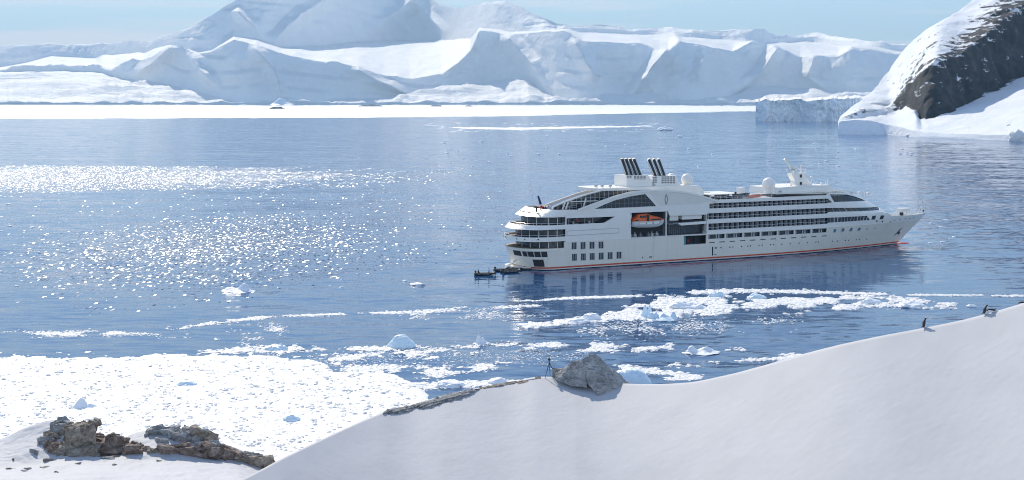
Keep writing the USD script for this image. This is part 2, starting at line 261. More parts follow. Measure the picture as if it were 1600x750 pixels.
# ------------------------------------------------------------------ the setting
def sheet(name, P, mat, parent=None, smooth=True, keep=None, kind='structure', rock=None):
    nr, nc = P.shape[:2]; f = grid_faces(nr, nc)
    if keep is not None:
        f = f[keep.ravel()[f].all(1)]
    pr = obj(name, (P.reshape(-1, 3), f), mat, parent, smooth=smooth, kind=kind)
    if rock is not None: primvar(pr, 'rock', rock.ravel())
    return pr

us = np.linspace(-900, 2500, 60); ys = np.array([20, 60, 120, 250, 500, 1000, 2000, 4000, 8000, 16000, 40000.])
P = np.stack([(us[None] - CX) / FPX * 1.0 * ys[:, None] * 1.0, np.repeat(ys[:, None], 60, 1), np.zeros((len(ys), 60))], -1)
P[:4, :, 0] *= np.array([12, 4, 2, 1.3])[:, None]
sheet('sea', P, 'sea_water', smooth=False)

# far mountains across the strait
us = np.arange(-260, 1861, 1.7)
v_sky = knots(us, [(-260, 100), (-120, 92), (0, 73), (40, 71), (75, 68), (100, 73), (180, 68), (255, 65), (275, 54), (300, 42), (345, 14), (370, -2), (420, -14), (480, -22), (560, -30), (640, -20), (672, -3), (690, 8), (722, 13), (760, 6), (790, 4), (815, 10), (832, 20), (870, 37), (905, 42), (940, 39), (1000, 50), (1045, 43), (1100, 50), (1150, 47), (1195, 50), (1225, 60), (1250, 57), (1275, 53), (1300, 62), (1340, 67), (1400, 78), (1500, 84), (1860, 110)])
v4 = knots(us, [(-260, 112), (0, 106), (45, 98), (80, 88), (110, 90), (150, 92), (160, 87), (225, 84), (250, 76), (265, 72), (310, 83), (330, 79), (365, 57), (400, 62), (440, 75), (500, 74), (560, 66), (640, 64), (735, 62), (748, 46), (800, 50), (850, 48), (885, 46), (905, 50), (1000, 56), (1055, 53), (1065, 58), (1175, 65), (1190, 70), (1225, 68), (1260, 66), (1310, 74), (1340, 72), (1400, 82), (1500, 90), (1860, 116)])
v3 = knots(us, [(-260, 116), (0, 112), (100, 112), (160, 113), (180, 112), (200, 100), (230, 96), (250, 84), (265, 74), (310, 86), (330, 83), (365, 66), (400, 72), (440, 86), (490, 98), (560, 108), (600, 119), (640, 124), (690, 117), (715, 98), (735, 80), (748, 50), (800, 56), (850, 52), (880, 50), (910, 67), (1000, 70), (1030, 80), (1045, 80), (1060, 68), (1145, 83), (1175, 67), (1205, 76), (1250, 92), (1310, 88), (1330, 76), (1400, 86), (1500, 94), (1860, 120)])
v1 = knots(us, [(-260, 118), (0, 114), (100, 114), (160, 116), (190, 126), (250, 134), (320, 150), (370, 160), (422, 162), (432, 157), (446, 155), (470, 162), (505, 161), (515, 155), (560, 155), (600, 158), (640, 152), (690, 141), (720, 136), (758, 134), (775, 126), (800, 123), (825, 128), (850, 150), (880, 161), (930, 161), (940, 153), (990, 153), (1020, 147), (1040, 161), (1080, 159), (1150, 150), (1180, 141), (1210, 135), (1240, 140), (1270, 140), (1300, 150), (1400, 150), (1860, 150)])
v3 = np.minimum(v3, v1 - 0.5); v4 = np.minimum(v4, v3 - 1); v_sky = np.minimum(v_sky, v4 - 1)
Y0 = np.full_like(us, 9200.0)
Y1 = sm(9200 + 60 + (163 - v1) * 34, 22); Y3 = Y1 + sm(50 + (v1 - v3) * 2.2, 14); Y4 = Y3 + sm(700 + (v3 - v4) * 88, 20); Y5 = Y4 + sm(150 + (v4 - v_sky) * 2.8, 14)
L = [(Y0 - 3, np.full_like(us, -8.0)), (Y0, 7 + 22 * np.clip(noise(np.stack([us / 23, us * 0, us * 0], -1), 81) - 0.3, 0, 1) + 5 * noise(np.stack([us / 5, us * 0, us * 0], -1), 82)), (Y1, zv(v1, Y1)), (Y3, zv(v3, Y3)), (Y4, zv(v4, Y4)), (Y5, zv(v_sky, Y5)), (Y5 + 900, zv(v_sky, Y5) * 0.75), (Y5 + 3500, np.full_like(us, -20.0))]
P, band = fan(us, L, [2, 26, 56, 34, 52, 14, 8])
X, Y, Z = P[..., 0], P[..., 1], P[..., 2]
q = np.stack([X / 900, Y / 900, Z / 900 + 3.1], -1)
wall = np.interp(band, [0, 1.0, 2.0, 2.15, 2.85, 3.0, 3.15, 4.0, 4.2, 4.8, 5, 7], [0, 0, 0.25, 1, 1, 0.35, 0.15, 0.25, 1, 0.9, 0.35, 0.5])[:, None]
amp = np.clip(Z / 120, 0, 1) * wall
Z += amp * (ridged(q * np.array([1.2, 0.7, 0.7]), 5, 11) - 0.55) * 130
Z += np.clip(Z / 30, 0, 1) * (fbm(np.stack([X / 160, Y / 380, Z * 0 + 1.7], -1), 4, 5) - 0.5) * np.interp(band, [0, 1, 1.1, 2, 3, 3.2, 4, 5, 6], [0, 0.2, 1, 0.5, 0.4, 0.7, 0.5, 0.6, 0.5])[:, None] * 52
g2 = np.stack([X / 210 + 0.6 * fbm(q * 2, 3, 77), Y / 1400, Z / 700], -1)
Z += amp * (ridged(g2, 4, 51) - 0.6) * 85 * np.interp(band, [0, 1, 2, 2.4, 3, 4, 4.5, 5], [0, 0.3, 0.5, 1, 0.6, 0.3, 1, 0.5])[:, None]
Z += np.clip(Z / 25, 0, 1) * np.interp(band, [1, 1.15, 1.85, 2.0], [0, 1, 1, 0])[:, None] * (ridged(np.stack([X / 900 + Y / 1500, Y / 330 - X / 1500, X * 0 + 2], -1), 3, 88) - 0.5) * 95
Y += amp * (fbm(np.stack([X / 260, Z / 260, Y * 0 + 5], -1), 5, 21) - 0.5) * 130
ph_ = Z / 105 + 2.2 * fbm(np.stack([X / 1100, Y / 2500, X * 0], -1), 4, 95) + X / 2600; fr = ph_ - np.floor(ph_)
patch = np.clip((fbm(np.stack([X / 520, Z / 160, X * 0 + 9], -1), 4, 97) - 0.50) / 0.10, 0, 1) * np.interp(band, [2.05, 2.3, 2.9, 3.0, 4.0, 4.2, 4.9, 5.0], [0, 1, 1, 0, 0, 1, 1, 0])[:, None]
Y += 34 * patch * np.where(fr < 0.3, fr / 0.3, (1 - fr) / 0.7)
VV = HORIZON - (Z - CAM_H) / Y * FPX; UU = np.broadcast_to(us[None], VV.shape)
for line, a_, w_ in (([(428, 66), (470, 24), (515, -2), (540, -20)], 230, 11), ([(560, 64), (600, 36), (640, 6), (655, -12)], 260, 12), ([(640, -8), (665, 22), (692, 50)], 170, 9), ([(372, 20), (395, 40), (410, 60)], 150, 9), ([(500, 40), (520, 60)], 120, 9),
                     ([(1040, 80), (1018, 108), (1003, 128), (988, 152)], 230, 10), ([(1212, 80), (1190, 112), (1165, 136), (1148, 148)], 240, 10), ([(750, 50), (728, 76), (700, 108)], 200, 9), ([(795, 62), (830, 100), (850, 140)], 180, 12), ([(560, 110), (600, 130), (640, 150)], 150, 8), ([(265, 76), (235, 100), (205, 122)], 160, 9), ([(400, 78), (430, 110), (440, 150)], 110, 10), ([(300, 92), (330, 130)], 110, 10), ([(1270, 92), (1262, 120), (1285, 140)], 170, 10), ([(900, 70), (925, 110)], 110, 11), ([(1100, 88), (1090, 120)], 110, 10)):
    lp = sg.LineString(line); near = (np.abs(UU - np.mean([q_[0] for q_ in line])) < 140); d_ = np.full(VV.shape, 999.0); d_[near] = shapely.distance(lp, shapely.points(UU[near] + 5 * (fbm(np.stack([UU[near] / 14, VV[near] / 14, VV[near] * 0], -1), 3, 61) - 0.5), VV[near]))
    onwall = np.interp(band, [2.02, 2.3, 2.9, 3.0, 3.05, 3.95, 4.05, 4.4, 4.95, 5.05], [0, 1, 1, 0.7, 0, 0, 0.4, 1, 1, 0.3])[:, None]
    Y -= a_ * np.maximum(0, 1 - d_ / (w_ * 1.6)) ** 1.3 * onwall
X = UU * 0 + (us[None] - CX) / FPX * Y
P = np.stack([X, Y, Z], -1)
sheet('mountains', P, 'snow_far')

# the steep headland on the right, snow with a dark rock face
us = np.concatenate([np.linspace(1309.5, 1330, 24), np.arange(1332, 1900, 1.7)])
vs = knots(us, [(1309, 210), (1400, 211), (1430, 215), (1500, 217), (1600, 221), (1900, 232)])              # the waterline
vtop = knots(us, [(1309, 208), (1310, 184), (1330, 168), (1358, 148), (1385, 118), (1405, 88), (1430, 60), (1450, 46), (1485, 26), (1522, 0), (1560, -30), (1600, -60), (1900, -220)])
vre = knots(us, [(1309, 207), (1310, 185), (1340, 175), (1392, 171), (1410, 150), (1430, 128), (1450, 108), (1470, 93), (1500, 88), (1530, 66), (1560, 40), (1600, 14), (1900, -120)])   # upper edge of the rock
vrl = knots(us, [(1309, 207.5), (1310, 189), (1340, 186), (1390, 178), (1400, 175), (1420, 168), (1434, 170), (1438, 186), (1460, 188), (1480, 180), (1510, 164), (1540, 150), (1570, 134), (1600, 117), (1900, 0)])
vtop, vre, vrl = sm(vtop, 2), sm(vre, 2), sm(vrl, 1.5); Ys = sm(CAM_H * FPX / (vs - HORIZON), 8)
vcl = np.minimum(vs - 3, knots(us, [(1309, 208), (1310, 190), (1330, 187), (1360, 188), (1400, 196), (1440, 206), (1480, 208), (1900, 222)]))   # top of the ice foot
vcl = np.maximum(vcl, vrl + 0.7)
Ycl = Ys + 2 + (vs - vcl) * 0.35; Yrl = Ycl + sm(6 + np.maximum(0, vcl - vrl) * 4.4, 9); Yre = Yrl + sm(4 + np.maximum(0, vrl - vre) * 0.62, 6); Yt = Yre + sm(15 + np.maximum(0, vre - vtop) * 3.4, 9)
L = [(Ys - 3, np.full_like(us, -3.0)), (Ys, np.full_like(us, 0.6)), (Ycl, zv(vcl, Ycl)), (Yrl, zv(vrl, Yrl)), (Yre, zv(vre, Yre)), (Yt, zv(vtop, Yt)), (Yt + 160, zv(vtop, Yt) - 40), (Yt + 700, np.full_like(us, -10.0))]
P, band = fan(us, L, [2, 12, 46, 60, 60, 8, 6])
X, Y, Z = P[..., 0], P[..., 1], P[..., 2]
grow = np.clip((us - 1312) / 60, 0.12, 1)[None]
q = np.stack([X / 60, Y / 60, Z / 60], -1)
rocky = np.interp(band, [2.6, 3.0, 4.0, 4.5], [0.0, 1, 1, 0.25])[:, None]
Y += grow * ((ridged(q * np.array([1, 1, 0.7]), 5, 3) - 0.5) * 36 * (0.12 + rocky) + (fbm(q * 0.6, 4, 9) - 0.5) * 22 * np.clip(band - 1.2, 0, 1)[:, None])
Z += grow * np.clip(band - 1.3, 0, 1)[:, None] * ((fbm(q * 1.3, 5, 30) - 0.5) * 8 + rocky * (ridged(q * 2.4, 4, 33) - 0.5) * 6)
Y -= grow * np.interp(band, [0, 1, 1.2, 2, 2.3], [0, 1, 1, 0.7, 0])[:, None] * (noise(np.stack([X / 9, Z / 9, X * 0], -1), 4) * 4 - 2)
U, = us[None],
thick = np.clip((vrl - vre) / 26, 0, 1)[None]
rock = np.interp(band, [2.9, 3.02, 3.9, 4.04, 4.35, 4.7], [0.0, 0.93, 0.80, 0.52, 0.40, 0.1])[:, None] * thick
rock = rock + np.clip((U - 1480) / 80, 0, 1) * np.interp(band, [4, 4.1, 4.6, 5], [0, 0.2, 0.16, 0])[:, None]
sheet('snowy_headland', np.stack([X, Y, Z], -1), 'snow_rock', rock=np.clip(rock, 0, 1))
# loose ice foot boulders lie along the headland's waterline
# the glacier front that ends in a vertical ice cliff
us = np.concatenate([np.linspace(1181, 1186, 10), np.arange(1187, 1420, 0.6)])
Yb = CAM_H * FPX / (knots(us, [(1181, 189.5), (1420, 191.5)]) - HORIZON)
vt = knots(us, [(1181, 160), (1195, 156), (1215, 157), (1260, 157), (1290, 155), (1420, 150)]) + 5 * (fbm(np.stack([us / 9, us * 0, us * 0], -1), 3, 8) - 0.5)
back = np.where(us < 1186, 40, 700.0)
L = [(Yb, np.full_like(us, -2.0)), (Yb + 1.5, zv(vt, Yb)), (Yb + 3, zv(vt, Yb) + 0.5), (Yb + back, zv(vt - 4, Yb + back)), (Yb + back + 200, np.full_like(us, -5.0))]
P, band = fan(us, L, [40, 2, 14, 4])
X, Y, Z = P[..., 0], P[..., 1], P[..., 2]
face = np.interp(band, [0, 0.02, 1, 2, 2.3], [1, 1, 1, 0.6, 0])[:, None]
Y += face * ((ridged(np.stack([X / 16 + 1.4 * fbm(np.stack([X / 25, Z / 25, X * 0], -1), 3, 91), Z / 45, X * 0], -1), 4, 2) - 0.5) * 19 + (noise(np.stack([X / 30, Z / 200, X * 0], -1), 6) - 0.5) * 30 + (fbm(np.stack([X / 5, Z / 9, X * 0], -1), 3, 13) - 0.5) * 6)
g = thing('glacier_front', 'pale blue vertical ice cliff between the open water and the rocky snow headland', 'ice cliff')
P = np.stack([X, Y, Z], -1); iw = 42
sheet('ice_wall', P[:iw + 1], 'glacier_ice', g, smooth=False, kind=None); sheet('snow_top', P[iw:], 'snow_far', g, kind=None)

# near snow slope (crest line runs from lower left to upper right) and the low snow ledge with rocks on the left
us = np.arange(-420, 2080, 2.2)
vc = knots(us, [(-420, 900), (200, 815), (300, 782), (380, 748), (410, 733), (440, 716), (480, 697), (520, 678), (560, 660), (600, 643), (640, 634), (690, 618), (740, 607), (800, 597), (835, 588), (870, 589), (900, 592), (935, 597), (990, 600), (1040, 600), (1085, 597), (1150, 583), (1200, 569), (1250, 554), (1310, 539), (1380, 524), (1445, 512), (1500, 501), (1550, 488), (1600, 473), (1700, 445), (2080, 350)])
vc = sm(vc, 5); Yc = knots(us, [(-420, 80), (300, 96), (600, 128), (850, 135), (1100, 124), (1300, 116), (1600, 110), (2080, 100)]); Yc = sm(Yc, 25)
Zc = zv(vc, Yc); TILT = knots(us, [(-420, 0.22), (500, 0.23), (900, 0.27), (1250, 0.42), (1600, 0.50), (2080, 0.5)])                                     # the slope faces the camera by this much
def on_slope(v): return (CAM_H - Zc + TILT * Yc) / ((v - HORIZON) / FPX + TILT)
vn2 = np.maximum(790.0, vc + 60); Yn2 = on_slope(vn2); vn1 = (vc + vn2) / 2; Yn1 = on_slope(vn1)
Yn3 = Yn2 * 0.75; vn3 = vn2 + 190
vn4 = vn3 + 420
L = [(Yc * 0.2, zv(vn4, Yc * 0.2)), (Yn3, zv(vn3, Yn3)), (Yn2, zv(vn2, Yn2)), (Yn1, zv(vn1, Yn1)), (Yc - 3, zv(vc, Yc) - 3.0 * TILT), (Yc, zv(vc, Yc)), (Yc + 5, zv(vc, Yc) - 1.6), (Yc + 22, zv(vc, Yc) - 14), (Yc + 60, np.full_like(us, -3.0))]
P, band = fan(us, L, [12, 30, 70, 90, 8, 6, 6, 6])
X, Y, Z = P[..., 0], P[..., 1], P[..., 2]
# soften the broad shape
from scipy.ndimage import gaussian_filter
Zs = gaussian_filter(Z, (0, 20)); wsm = np.clip((3.97 - band) / 1.7, 0, 1)[:, None]; wsm = wsm * wsm * (3 - 2 * wsm); Z = Z * (1 - wsm) + Zs * wsm
det = (fbm(np.stack([X / 7, Y / 3.5, X * 0], -1), 5, 40) - 0.5) * 0.07 + (ridged(np.stack([X / 1.6, Y / 0.8, X * 0], -1), 3, 44) - 0.6) * 0.006 + (noise(np.stack([X / 0.45, Y / 0.4, X * 0], -1), 47) - 0.5) * 0.012
Z += det * np.interp(band, [0, 3.8, 4.6, 5, 6], [1, 1, 0.55, 0.55, 0.8])[:, None]
SLOPE = np.stack([X, Y, Z], -1)
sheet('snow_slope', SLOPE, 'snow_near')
SLOPE_TREE = cKDTree(SLOPE[..., :2].reshape(-1, 2)); SLOPE_Z = SLOPE[..., 2].ravel()
def slope_z(x, y): return float(SLOPE_Z[SLOPE_TREE.query([x, y])[1]])

us = np.arange(-420, 640, 1.8)
vc = knots(us, [(-420, 700), (-60, 692), (0, 684), (35, 668), (72, 657), (95, 655), (110, 662), (150, 690), (185, 692), (200, 680), (225, 672), (260, 669), (300, 672), (340, 690), (400, 712), (430, 722), (470, 740), (640, 800)])
vc = sm(vc, 4); Yc = np.full_like(us, 122.0)
vmid = np.maximum(vc + 28, knots(us, [(-420, 735), (0, 725), (150, 718), (300, 722), (430, 736), (640, 830)]))
L = [(Yc * 0.55, zv(np.full_like(us, 940.0), Yc * 0.55)), (Yc * 0.8, zv(np.maximum(vmid + 50, 785), Yc * 0.8)), (Yc - 7, zv(vmid, Yc - 7)), (Yc, zv(vc, Yc)), (Yc + 4, zv(vc, Yc) - 1.2), (Yc + 16, zv(vc, Yc) - 12), (Yc + 40, np.full_like(us, -3.0))]
P, band = fan(us, L, [16, 50, 70, 8, 8, 6])
X, Y, Z = P[..., 0], P[..., 1], P[..., 2]
Zs = gaussian_filter(Z, (4, 4)); wsm = np.interp(band, [0, 2.3, 2.9, 7], [1, 1, 0.2, 0.2])[:, None]; Z = Z * (1 - wsm) + Zs * wsm
Z += (fbm(np.stack([X / 4, Y / 3, X * 0], -1), 5, 60) - 0.5) * 0.55 + (ridged(np.stack([X / 1.1, Y / 0.7, X * 0], -1), 3, 64) - 0.6) * 0.10
LEDGE = np.stack([X, Y, Z], -1)
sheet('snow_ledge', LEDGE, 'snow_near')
LEDGE_TREE = cKDTree(LEDGE[..., :2].reshape(-1, 2)); LEDGE_Z = LEDGE[..., 2].ravel()
def ledge_z(x, y): return float(LEDGE_Z[LEDGE_TREE.query([x, y])[1]])

def ledge_at(u, v, grid=None):
    g = LEDGE if grid is None else grid; col = int(np.argmin(np.abs(g[-1, :, 0] / g[-1, :, 1] * FPX + CX - u))); c = g[:, col]; vis = (CAM_H - c[:, 2]) / c[:, 1] * FPX + HORIZON; k = int(np.argmax(c[:, 1] * 0 + (c[:, 2] - CAM_H) / c[:, 1])); i = int(np.argmin(np.abs(vis[:k + 1] - v))); return c[i].copy()
# ------------------------------------------------------------------ the cruise ship: x forward from the stern, y to port, z up from the waterline
TH = math.radians(27.6); SD = np.array([math.cos(TH), math.sin(TH)]); SN = np.array([-math.sin(TH), math.cos(TH)]); S0 = np.array([2.0, 380.0])
def plane(u, v, y=-9.0):
    """(x, z) of the ship's fore-and-aft plane at y that shows at pixel (u, v)"""
    a = (u - CX) / FPX; P = S0 + y * SN; s = (a * P[1] - P[0]) / (SD[0] - a * SD[1]); return float(s), float(CAM_H - (v - HORIZON) / FPX * (P[1] + s * SD[1]))
def c1(x, y, w=-9.0): return plane(780 + x / 3.571, 230 + y / 3.571, w)
def c2(x, y, w=-9.0): return plane(1090 + x / 3.571, 230 + y / 3.571, w)
class Shell:
    """the ship's side as a surface: parameter q runs forward, z up; gives x and the half breadth"""
    def __init__(self, stern, bow, fa=9.0, ff=90.0, B=9.0): self.stern, self.bow, self.fa, self.ff, self.B = stern, bow, fa, ff, B
class HullShell(Shell):
    def at(self, q, z, off=0.0):
        q, z = np.broadcast_arrays(np.asarray(q, float), np.asarray(z, float)); f = np.clip(z / 9.0, 0, 1)
        Lb = 134 + 12.3 * np.clip(z, -1.5, 9.6) / 9.0; s1 = 72 + 22 * f; p = 1.8 + 0.7 * f
        t = np.clip((q - s1) / (134 - s1), 0, 1); xb = s1 + (Lb - s1) * t; bb = self.B * (1 - t ** p)
        ph = np.clip((9 - q) / 9, 0, 1) * np.pi / 2; s0 = np.interp(z, [-1.5, 0, 1.0, 5.8, 9], [1.5, 0.0, -1.0, -2.8, -3.2])
        xs = 9 - (9 - s0) * np.sin(ph); bs = self.B * np.cos(ph) * np.sqrt(1 + np.sin(ph) ** 2)
        x = np.where(q < 9, xs, np.where(q > s1, xb, q)); b = np.where(q < 9, bs, np.where(q > s1, bb, self.B)); return x, np.maximum(b - off, 0.0)
    def inv(self, x, z):
        f = np.clip(z / 9.0, 0, 1); Lb = 134 + 12.3 * np.clip(z, -1.5, 9.6) / 9.0; s1 = 72 + 22 * f
        return np.where(x > s1, s1 + (x - s1) / (Lb - s1) * (134 - s1), x)
class TopShell(Shell):
    def at(self, q, z, off=0.0):
        q, z = np.broadcast_arrays(np.asarray(q, float), np.asarray(z, float)); Lb = 127 - (z - 11) * 2.2
        ph = np.clip((q - 90) / 36, 0, 1) * np.pi / 2; x = np.where(q > 90, 90 + (Lb - 90) * np.sin(ph), q)
        b = self.B * np.where(q > 90, np.cos(ph) * np.sqrt(1 + np.sin(ph) ** 2), 1.0); return x, np.maximum(b - off, 0.0)
    def inv(self, x, z):
        Lb = 127 - (z - 11) * 2.2; t = np.clip((x - 90) / (Lb - 90), 0, 1); return np.where(x > 90, 90 + 36 * np.arcsin(t) / (np.pi / 2), x)
HULL, TOP = HullShell(0, 0), TopShell(0, 0)
def on(shell, f, *uv):
    """(x, z) on the curved starboard side at a measured picture point"""
    y = -9.0
    for _ in range(12):
        x, z = f(*uv, y); y = -float(shell.at(shell.inv(np.array(x), np.array(z)), z)[1])
    return x, z
def qpoly(shell, pts, step=2.0):
    """a polygon given in (x, z), moved to the shell's (q, z)"""
    g = sg.Polygon(pts).segmentize(step); c = np.array(g.exterior.coords); return sg.Polygon(np.c_[shell.inv(c[:, 0], c[:, 1]), c[:, 1]]).buffer(0)
def skin(shell, poly, off=0.0, thick=0.0, side=-1, dq=1.5, dz=1.4, fine=()):
    """a sheet of the ship's side bounded by poly (q, z): cut into cells so that it follows the curve; with thickness the edges are closed"""
    geoms = []; x0, z0, x1, z1 = poly.bounds
    qs = np.unique(np.r_[np.arange(math.floor(x0), x1 + dq, dq), x1]); qs = np.unique(np.r_[qs, [c for c in np.arange(0, 9, 0.6) if x0 < c < x1], [c for c in np.arange(96, 134, 0.9) if x0 < c < x1]])
    zs = np.r_[np.arange(z0, z1, dz), z1]
    V, F, nv = [], [], 0
    parts = list(poly.geoms) if hasattr(poly, 'geoms') else [poly]
    straight = lambda a, b: a >= 9 and b <= 72
    for pg in parts:
        shapely.prepare(pg)
        for a, b in zip(qs[:-1], qs[1:]):
            for c, d in zip(zs[:-1], zs[1:]):
                cell = sg.box(a, c, b, d)
                if not pg.intersects(cell): continue
                g = cell if pg.contains(cell) else pg.intersection(cell)
                for h in (g.geoms if hasattr(g, 'geoms') else [g]):
                    if h.geom_type != 'Polygon' or h.area < 1e-5: continue
                    if len(h.interiors) == 0 and len(h.exterior.coords) == 5 and h.equals(h.envelope):
                        v = np.array(h.exterior.coords)[:4]; f = np.array([[0, 1, 2], [0, 2, 3]])
                    else:
                        v, f = trimesh.creation.triangulate_polygon(h, engine='earcut')
                    V.append(v); F.append(np.asarray(f) + nv); nv += len(v)
    V = np.vstack(V); F = np.vstack(F)
    def lift(v, o):
        x, b = shell.at(v[:, 0], v[:, 1], o); return np.c_[x, side * b, v[:, 1]]
    n = np.cross(V[F[:, 1]] - V[F[:, 0]], V[F[:, 2]] - V[F[:, 0]]); F = np.where(n[:, None] > 0, F, F[:, ::-1])
    if side > 0: F = F[:, ::-1]
    ms = [trimesh.Trimesh(lift(V, off), F, process=False)]
    if thick:
        ms.append(trimesh.Trimesh(lift(V, off + thick), F[:, ::-1], process=False))
        for pg in parts:
            for ring in [pg.exterior] + list(pg.interiors):
                c = np.array(ring.segmentize(1.5).coords); A = lift(c, off); B = lift(c, off + thick); k = len(c); i = np.arange(k - 1)
                ms.append(trimesh.Trimesh(np.vstack([A, B]), np.vstack([np.c_[i, i + 1, k + i + 1], np.c_[i, k + i + 1, k + i]]), process=False))
    m = cat(ms); m.merge_vertices(digits_vertex=4); return m
def rect(a, b, c, d): return [(a, c), (b, c), (b, d), (a, d)]
def extr(pts, y0, y1):
    """a solid with the outline pts (x, z) between y0 and y1"""
    m = trimesh.creation.extrude_polygon(sg.Polygon(pts), y1 - y0, engine='earcut'); v = m.vertices.copy()
    m = trimesh.Trimesh(np.c_[v[:, 0], y0 + v[:, 2], v[:, 1]], m.faces[:, ::-1], process=False); trimesh.repair.fix_normals(m); return m
def stern_line(s0, B, s1=9.2, n=28):
    ph = np.linspace(-np.pi / 2, np.pi / 2, n)
    x = s1 - (s1 - s0) * np.cos(ph); y = B * np.sign(np.sin(ph)) * np.sqrt(np.maximum(0, 1 - np.cos(ph) ** 4)); return np.c_[x, y]
def stern_wall(z0, z1, sa, sb, Ba, Bb, thick=0.18, s1=9.2):
    A, B = stern_line(sa, Ba, s1), stern_line(sb, Bb, s1); Ai, Bi = stern_line(sa + thick, Ba - thick, s1), stern_line(sb + thick, Bb - thick, s1); n = len(A)
    V = np.vstack([np.c_[A, np.full(n, z0)], np.c_[B, np.full(n, z1)], np.c_[Bi, np.full(n, z1)], np.c_[Ai, np.full(n, z0)]]); F = []
    for k in range(4):
        p, q = k * n, ((k + 1) % 4) * n; i = np.arange(n - 1); F += [np.c_[p + i, q + i, q + i + 1], np.c_[p + i, q + i + 1, p + i + 1]]
    m = trimesh.Trimesh(V, np.vstack(F), process=False); trimesh.repair.fix_normals(m); return m
def stern_floor(z0, z1, s0, B, s1=9.2):
    return (lambda m: (m.apply_translation((0, 0, z0)), m)[1])(trimesh.creation.extrude_polygon(sg.Polygon(stern_line(s0, B, s1)), z1 - z0, engine='earcut'))

ship = thing('cruise_ship', 'large white and pale grey cruise ship with black funnel pipes lying in the bay', 'cruise ship', (S0[0], S0[1], 0), TH)
part = lambda name, mesh, mat, parent=ship, smooth=False, **k: obj(name, mesh, mat, parent, smooth=smooth, **k)

# hull: dark bottom, thin white line, red line, grey side; the starboard side has the real openings
def strake(name, z0, z1, mat, off, holes=(), thick=0.0):
    pg = sg.box(0, z0, 134, z1); hs = shapely.union_all([qpoly(HULL, h) for h in holes]) if holes else None
    m = [skin(HULL, pg if hs is None else pg.difference(hs), off, thick, -1), skin(HULL, pg, off, 0, 1)]
    return part(name, cat(m), mat, smooth=35)
row_d = []
for k in range(7):
    a = 55.6 + k * 6.2; row_d.append(rect(a, a + 5.75, 5.95, 7.15))
op2 = rect(47.3, 54.9, 4.7, 7.15)
strake('bottom', -1.5, 0.18, 'hull_dark', 0.05); strake('white_line', 0.18, 0.42, 'ship_white', 0.0); strake('red_line', 0.42, 0.84, 'hull_red', -0.02)
pg = sg.box(0, 0.84, 134, 7.4).difference(sg.box(-1, 5.75, 8.9, 9)); hs = shapely.union_all([qpoly(HULL, h) for h in row_d + [op2]])
part('hull', cat([skin(HULL, pg.difference(hs), 0, 0.3, -1), skin(HULL, pg, 0, 0, 1)]), 'hull_grey', smooth=35)
# upper hull strake with balconies, lifeboat recess, forward windows; steps down to the bulwark of the foredeck
recess = [(29.6, 7.5), (55.1, 7.5), (55.1, 12.9), (42.6, 13.0), (42.0, 14.3), (29.6, 14.3)]
rowC = [(55.6, 8.45), (98.4, 8.45), (99.2, 8.75), on(HULL, c2, 962, 406), on(HULL, c2, 945, 383), (99.0, 10.25), (55.6, 10.3)]
sq1, sq2 = (on(HULL, c2, 988, 393), on(HULL, c2, 1033, 391))
top_edge = [(9.2, 7.4), (9.2, 10.8), (122.5, 10.8)] + [on(HULL, c2, *p) for p in ((1060, 366), (1084, 384), (1120, 382))] + [(134.0, 9.15), (146.4, 9.25), (143.6, 7.4)]
up = qpoly(HULL, top_edge)
upper_holes = shapely.union_all([qpoly(HULL, recess), qpoly(HULL, rowC)] + [sg.box(float(HULL.inv(np.array(s[0]), s[1])) - 0.85, s[1] - 0.62, float(HULL.inv(np.array(s[0]), s[1])) + 0.55, s[1] + 0.58) for s in (sq1, sq2)])
part('upper_hull', cat([skin(HULL, up.difference(upper_holes), 0, 0.3, -1), skin(HULL, up, 0, 0.12, 1)]), 'ship_white', smooth=35)
part('rubbing_strake', cat([skin(HULL, sg.box(9.2, 7.3, 133, 7.45), -0.07, 0.1, s) for s in (-1, 1)]), 'ship_white')
# superstructure side above
arch = [c1(x, y) for x, y in ((440, 350), (515, 322), (600, 291), (660, 272), (720, 257), (795, 245), (870, 241), (935, 242), (1000, 247), (1050, 255), (1100, 266), (1160, 283), (1215, 301))]
rowB = [(55.2, 11.5), (98.4, 11.5), (99.3, 11.95), on(TOP, c2, 1016, 350), on(TOP, c2, 1003, 327), (99.0, 13.15), (55.2, 13.2)]
rowA = [(56.0, 14.55), (98.2, 14.55), on(TOP, c2, 752, 308), on(TOP, c2, 728, 287), (98.0, 15.95), (56.0, 16.0)]
wedge = [on(TOP, c2, *p) for p in ((737, 263), (826, 263), (880, 276), (938, 298), (850, 303), (762, 306))]
side_gap = [(9.5, 11.95), (21.3, 11.95), (24.8, 13.5), (9.5, 13.65)]
tri = [c1(x, y) for x, y in ((532, 345), (590, 318), (650, 295), (735, 274), (815, 261), (878, 329))]
sup = qpoly(TOP, [(9.2, 10.8), (9.2, 15.95)] + arch + [(60, 16.95), (98.2, 16.95), (99.2, 17.45), (110.0, 17.45), (117.5, 15.2), (121.5, 13.6), (127.4, 10.8)])
tops = [qpoly(TOP, h) for h in (recess, rowB, rowA, wedge, side_gap, tri)]
part('superstructure', cat([skin(TOP, sup.difference(shapely.union_all(tops)), 0, 0.3, -1), skin(TOP, sup, 0, 0.15, 1)]), 'ship_white', smooth=35)
part('cream_panel', skin(TOP, sg.Polygon([c1(x, y) for x, y in ((838, 257), (930, 253), (1010, 262), (1080, 276), (1178, 301), (1120, 315), (897, 327))]), -0.03, 0.05), 'ship_cream')
part('arch_rim', cat([skin(TOP, sg.LineString(arch).buffer(0.28, cap_style='flat'), -0.22, 0.3, s) for s in (-1, 1)]), 'ship_white')
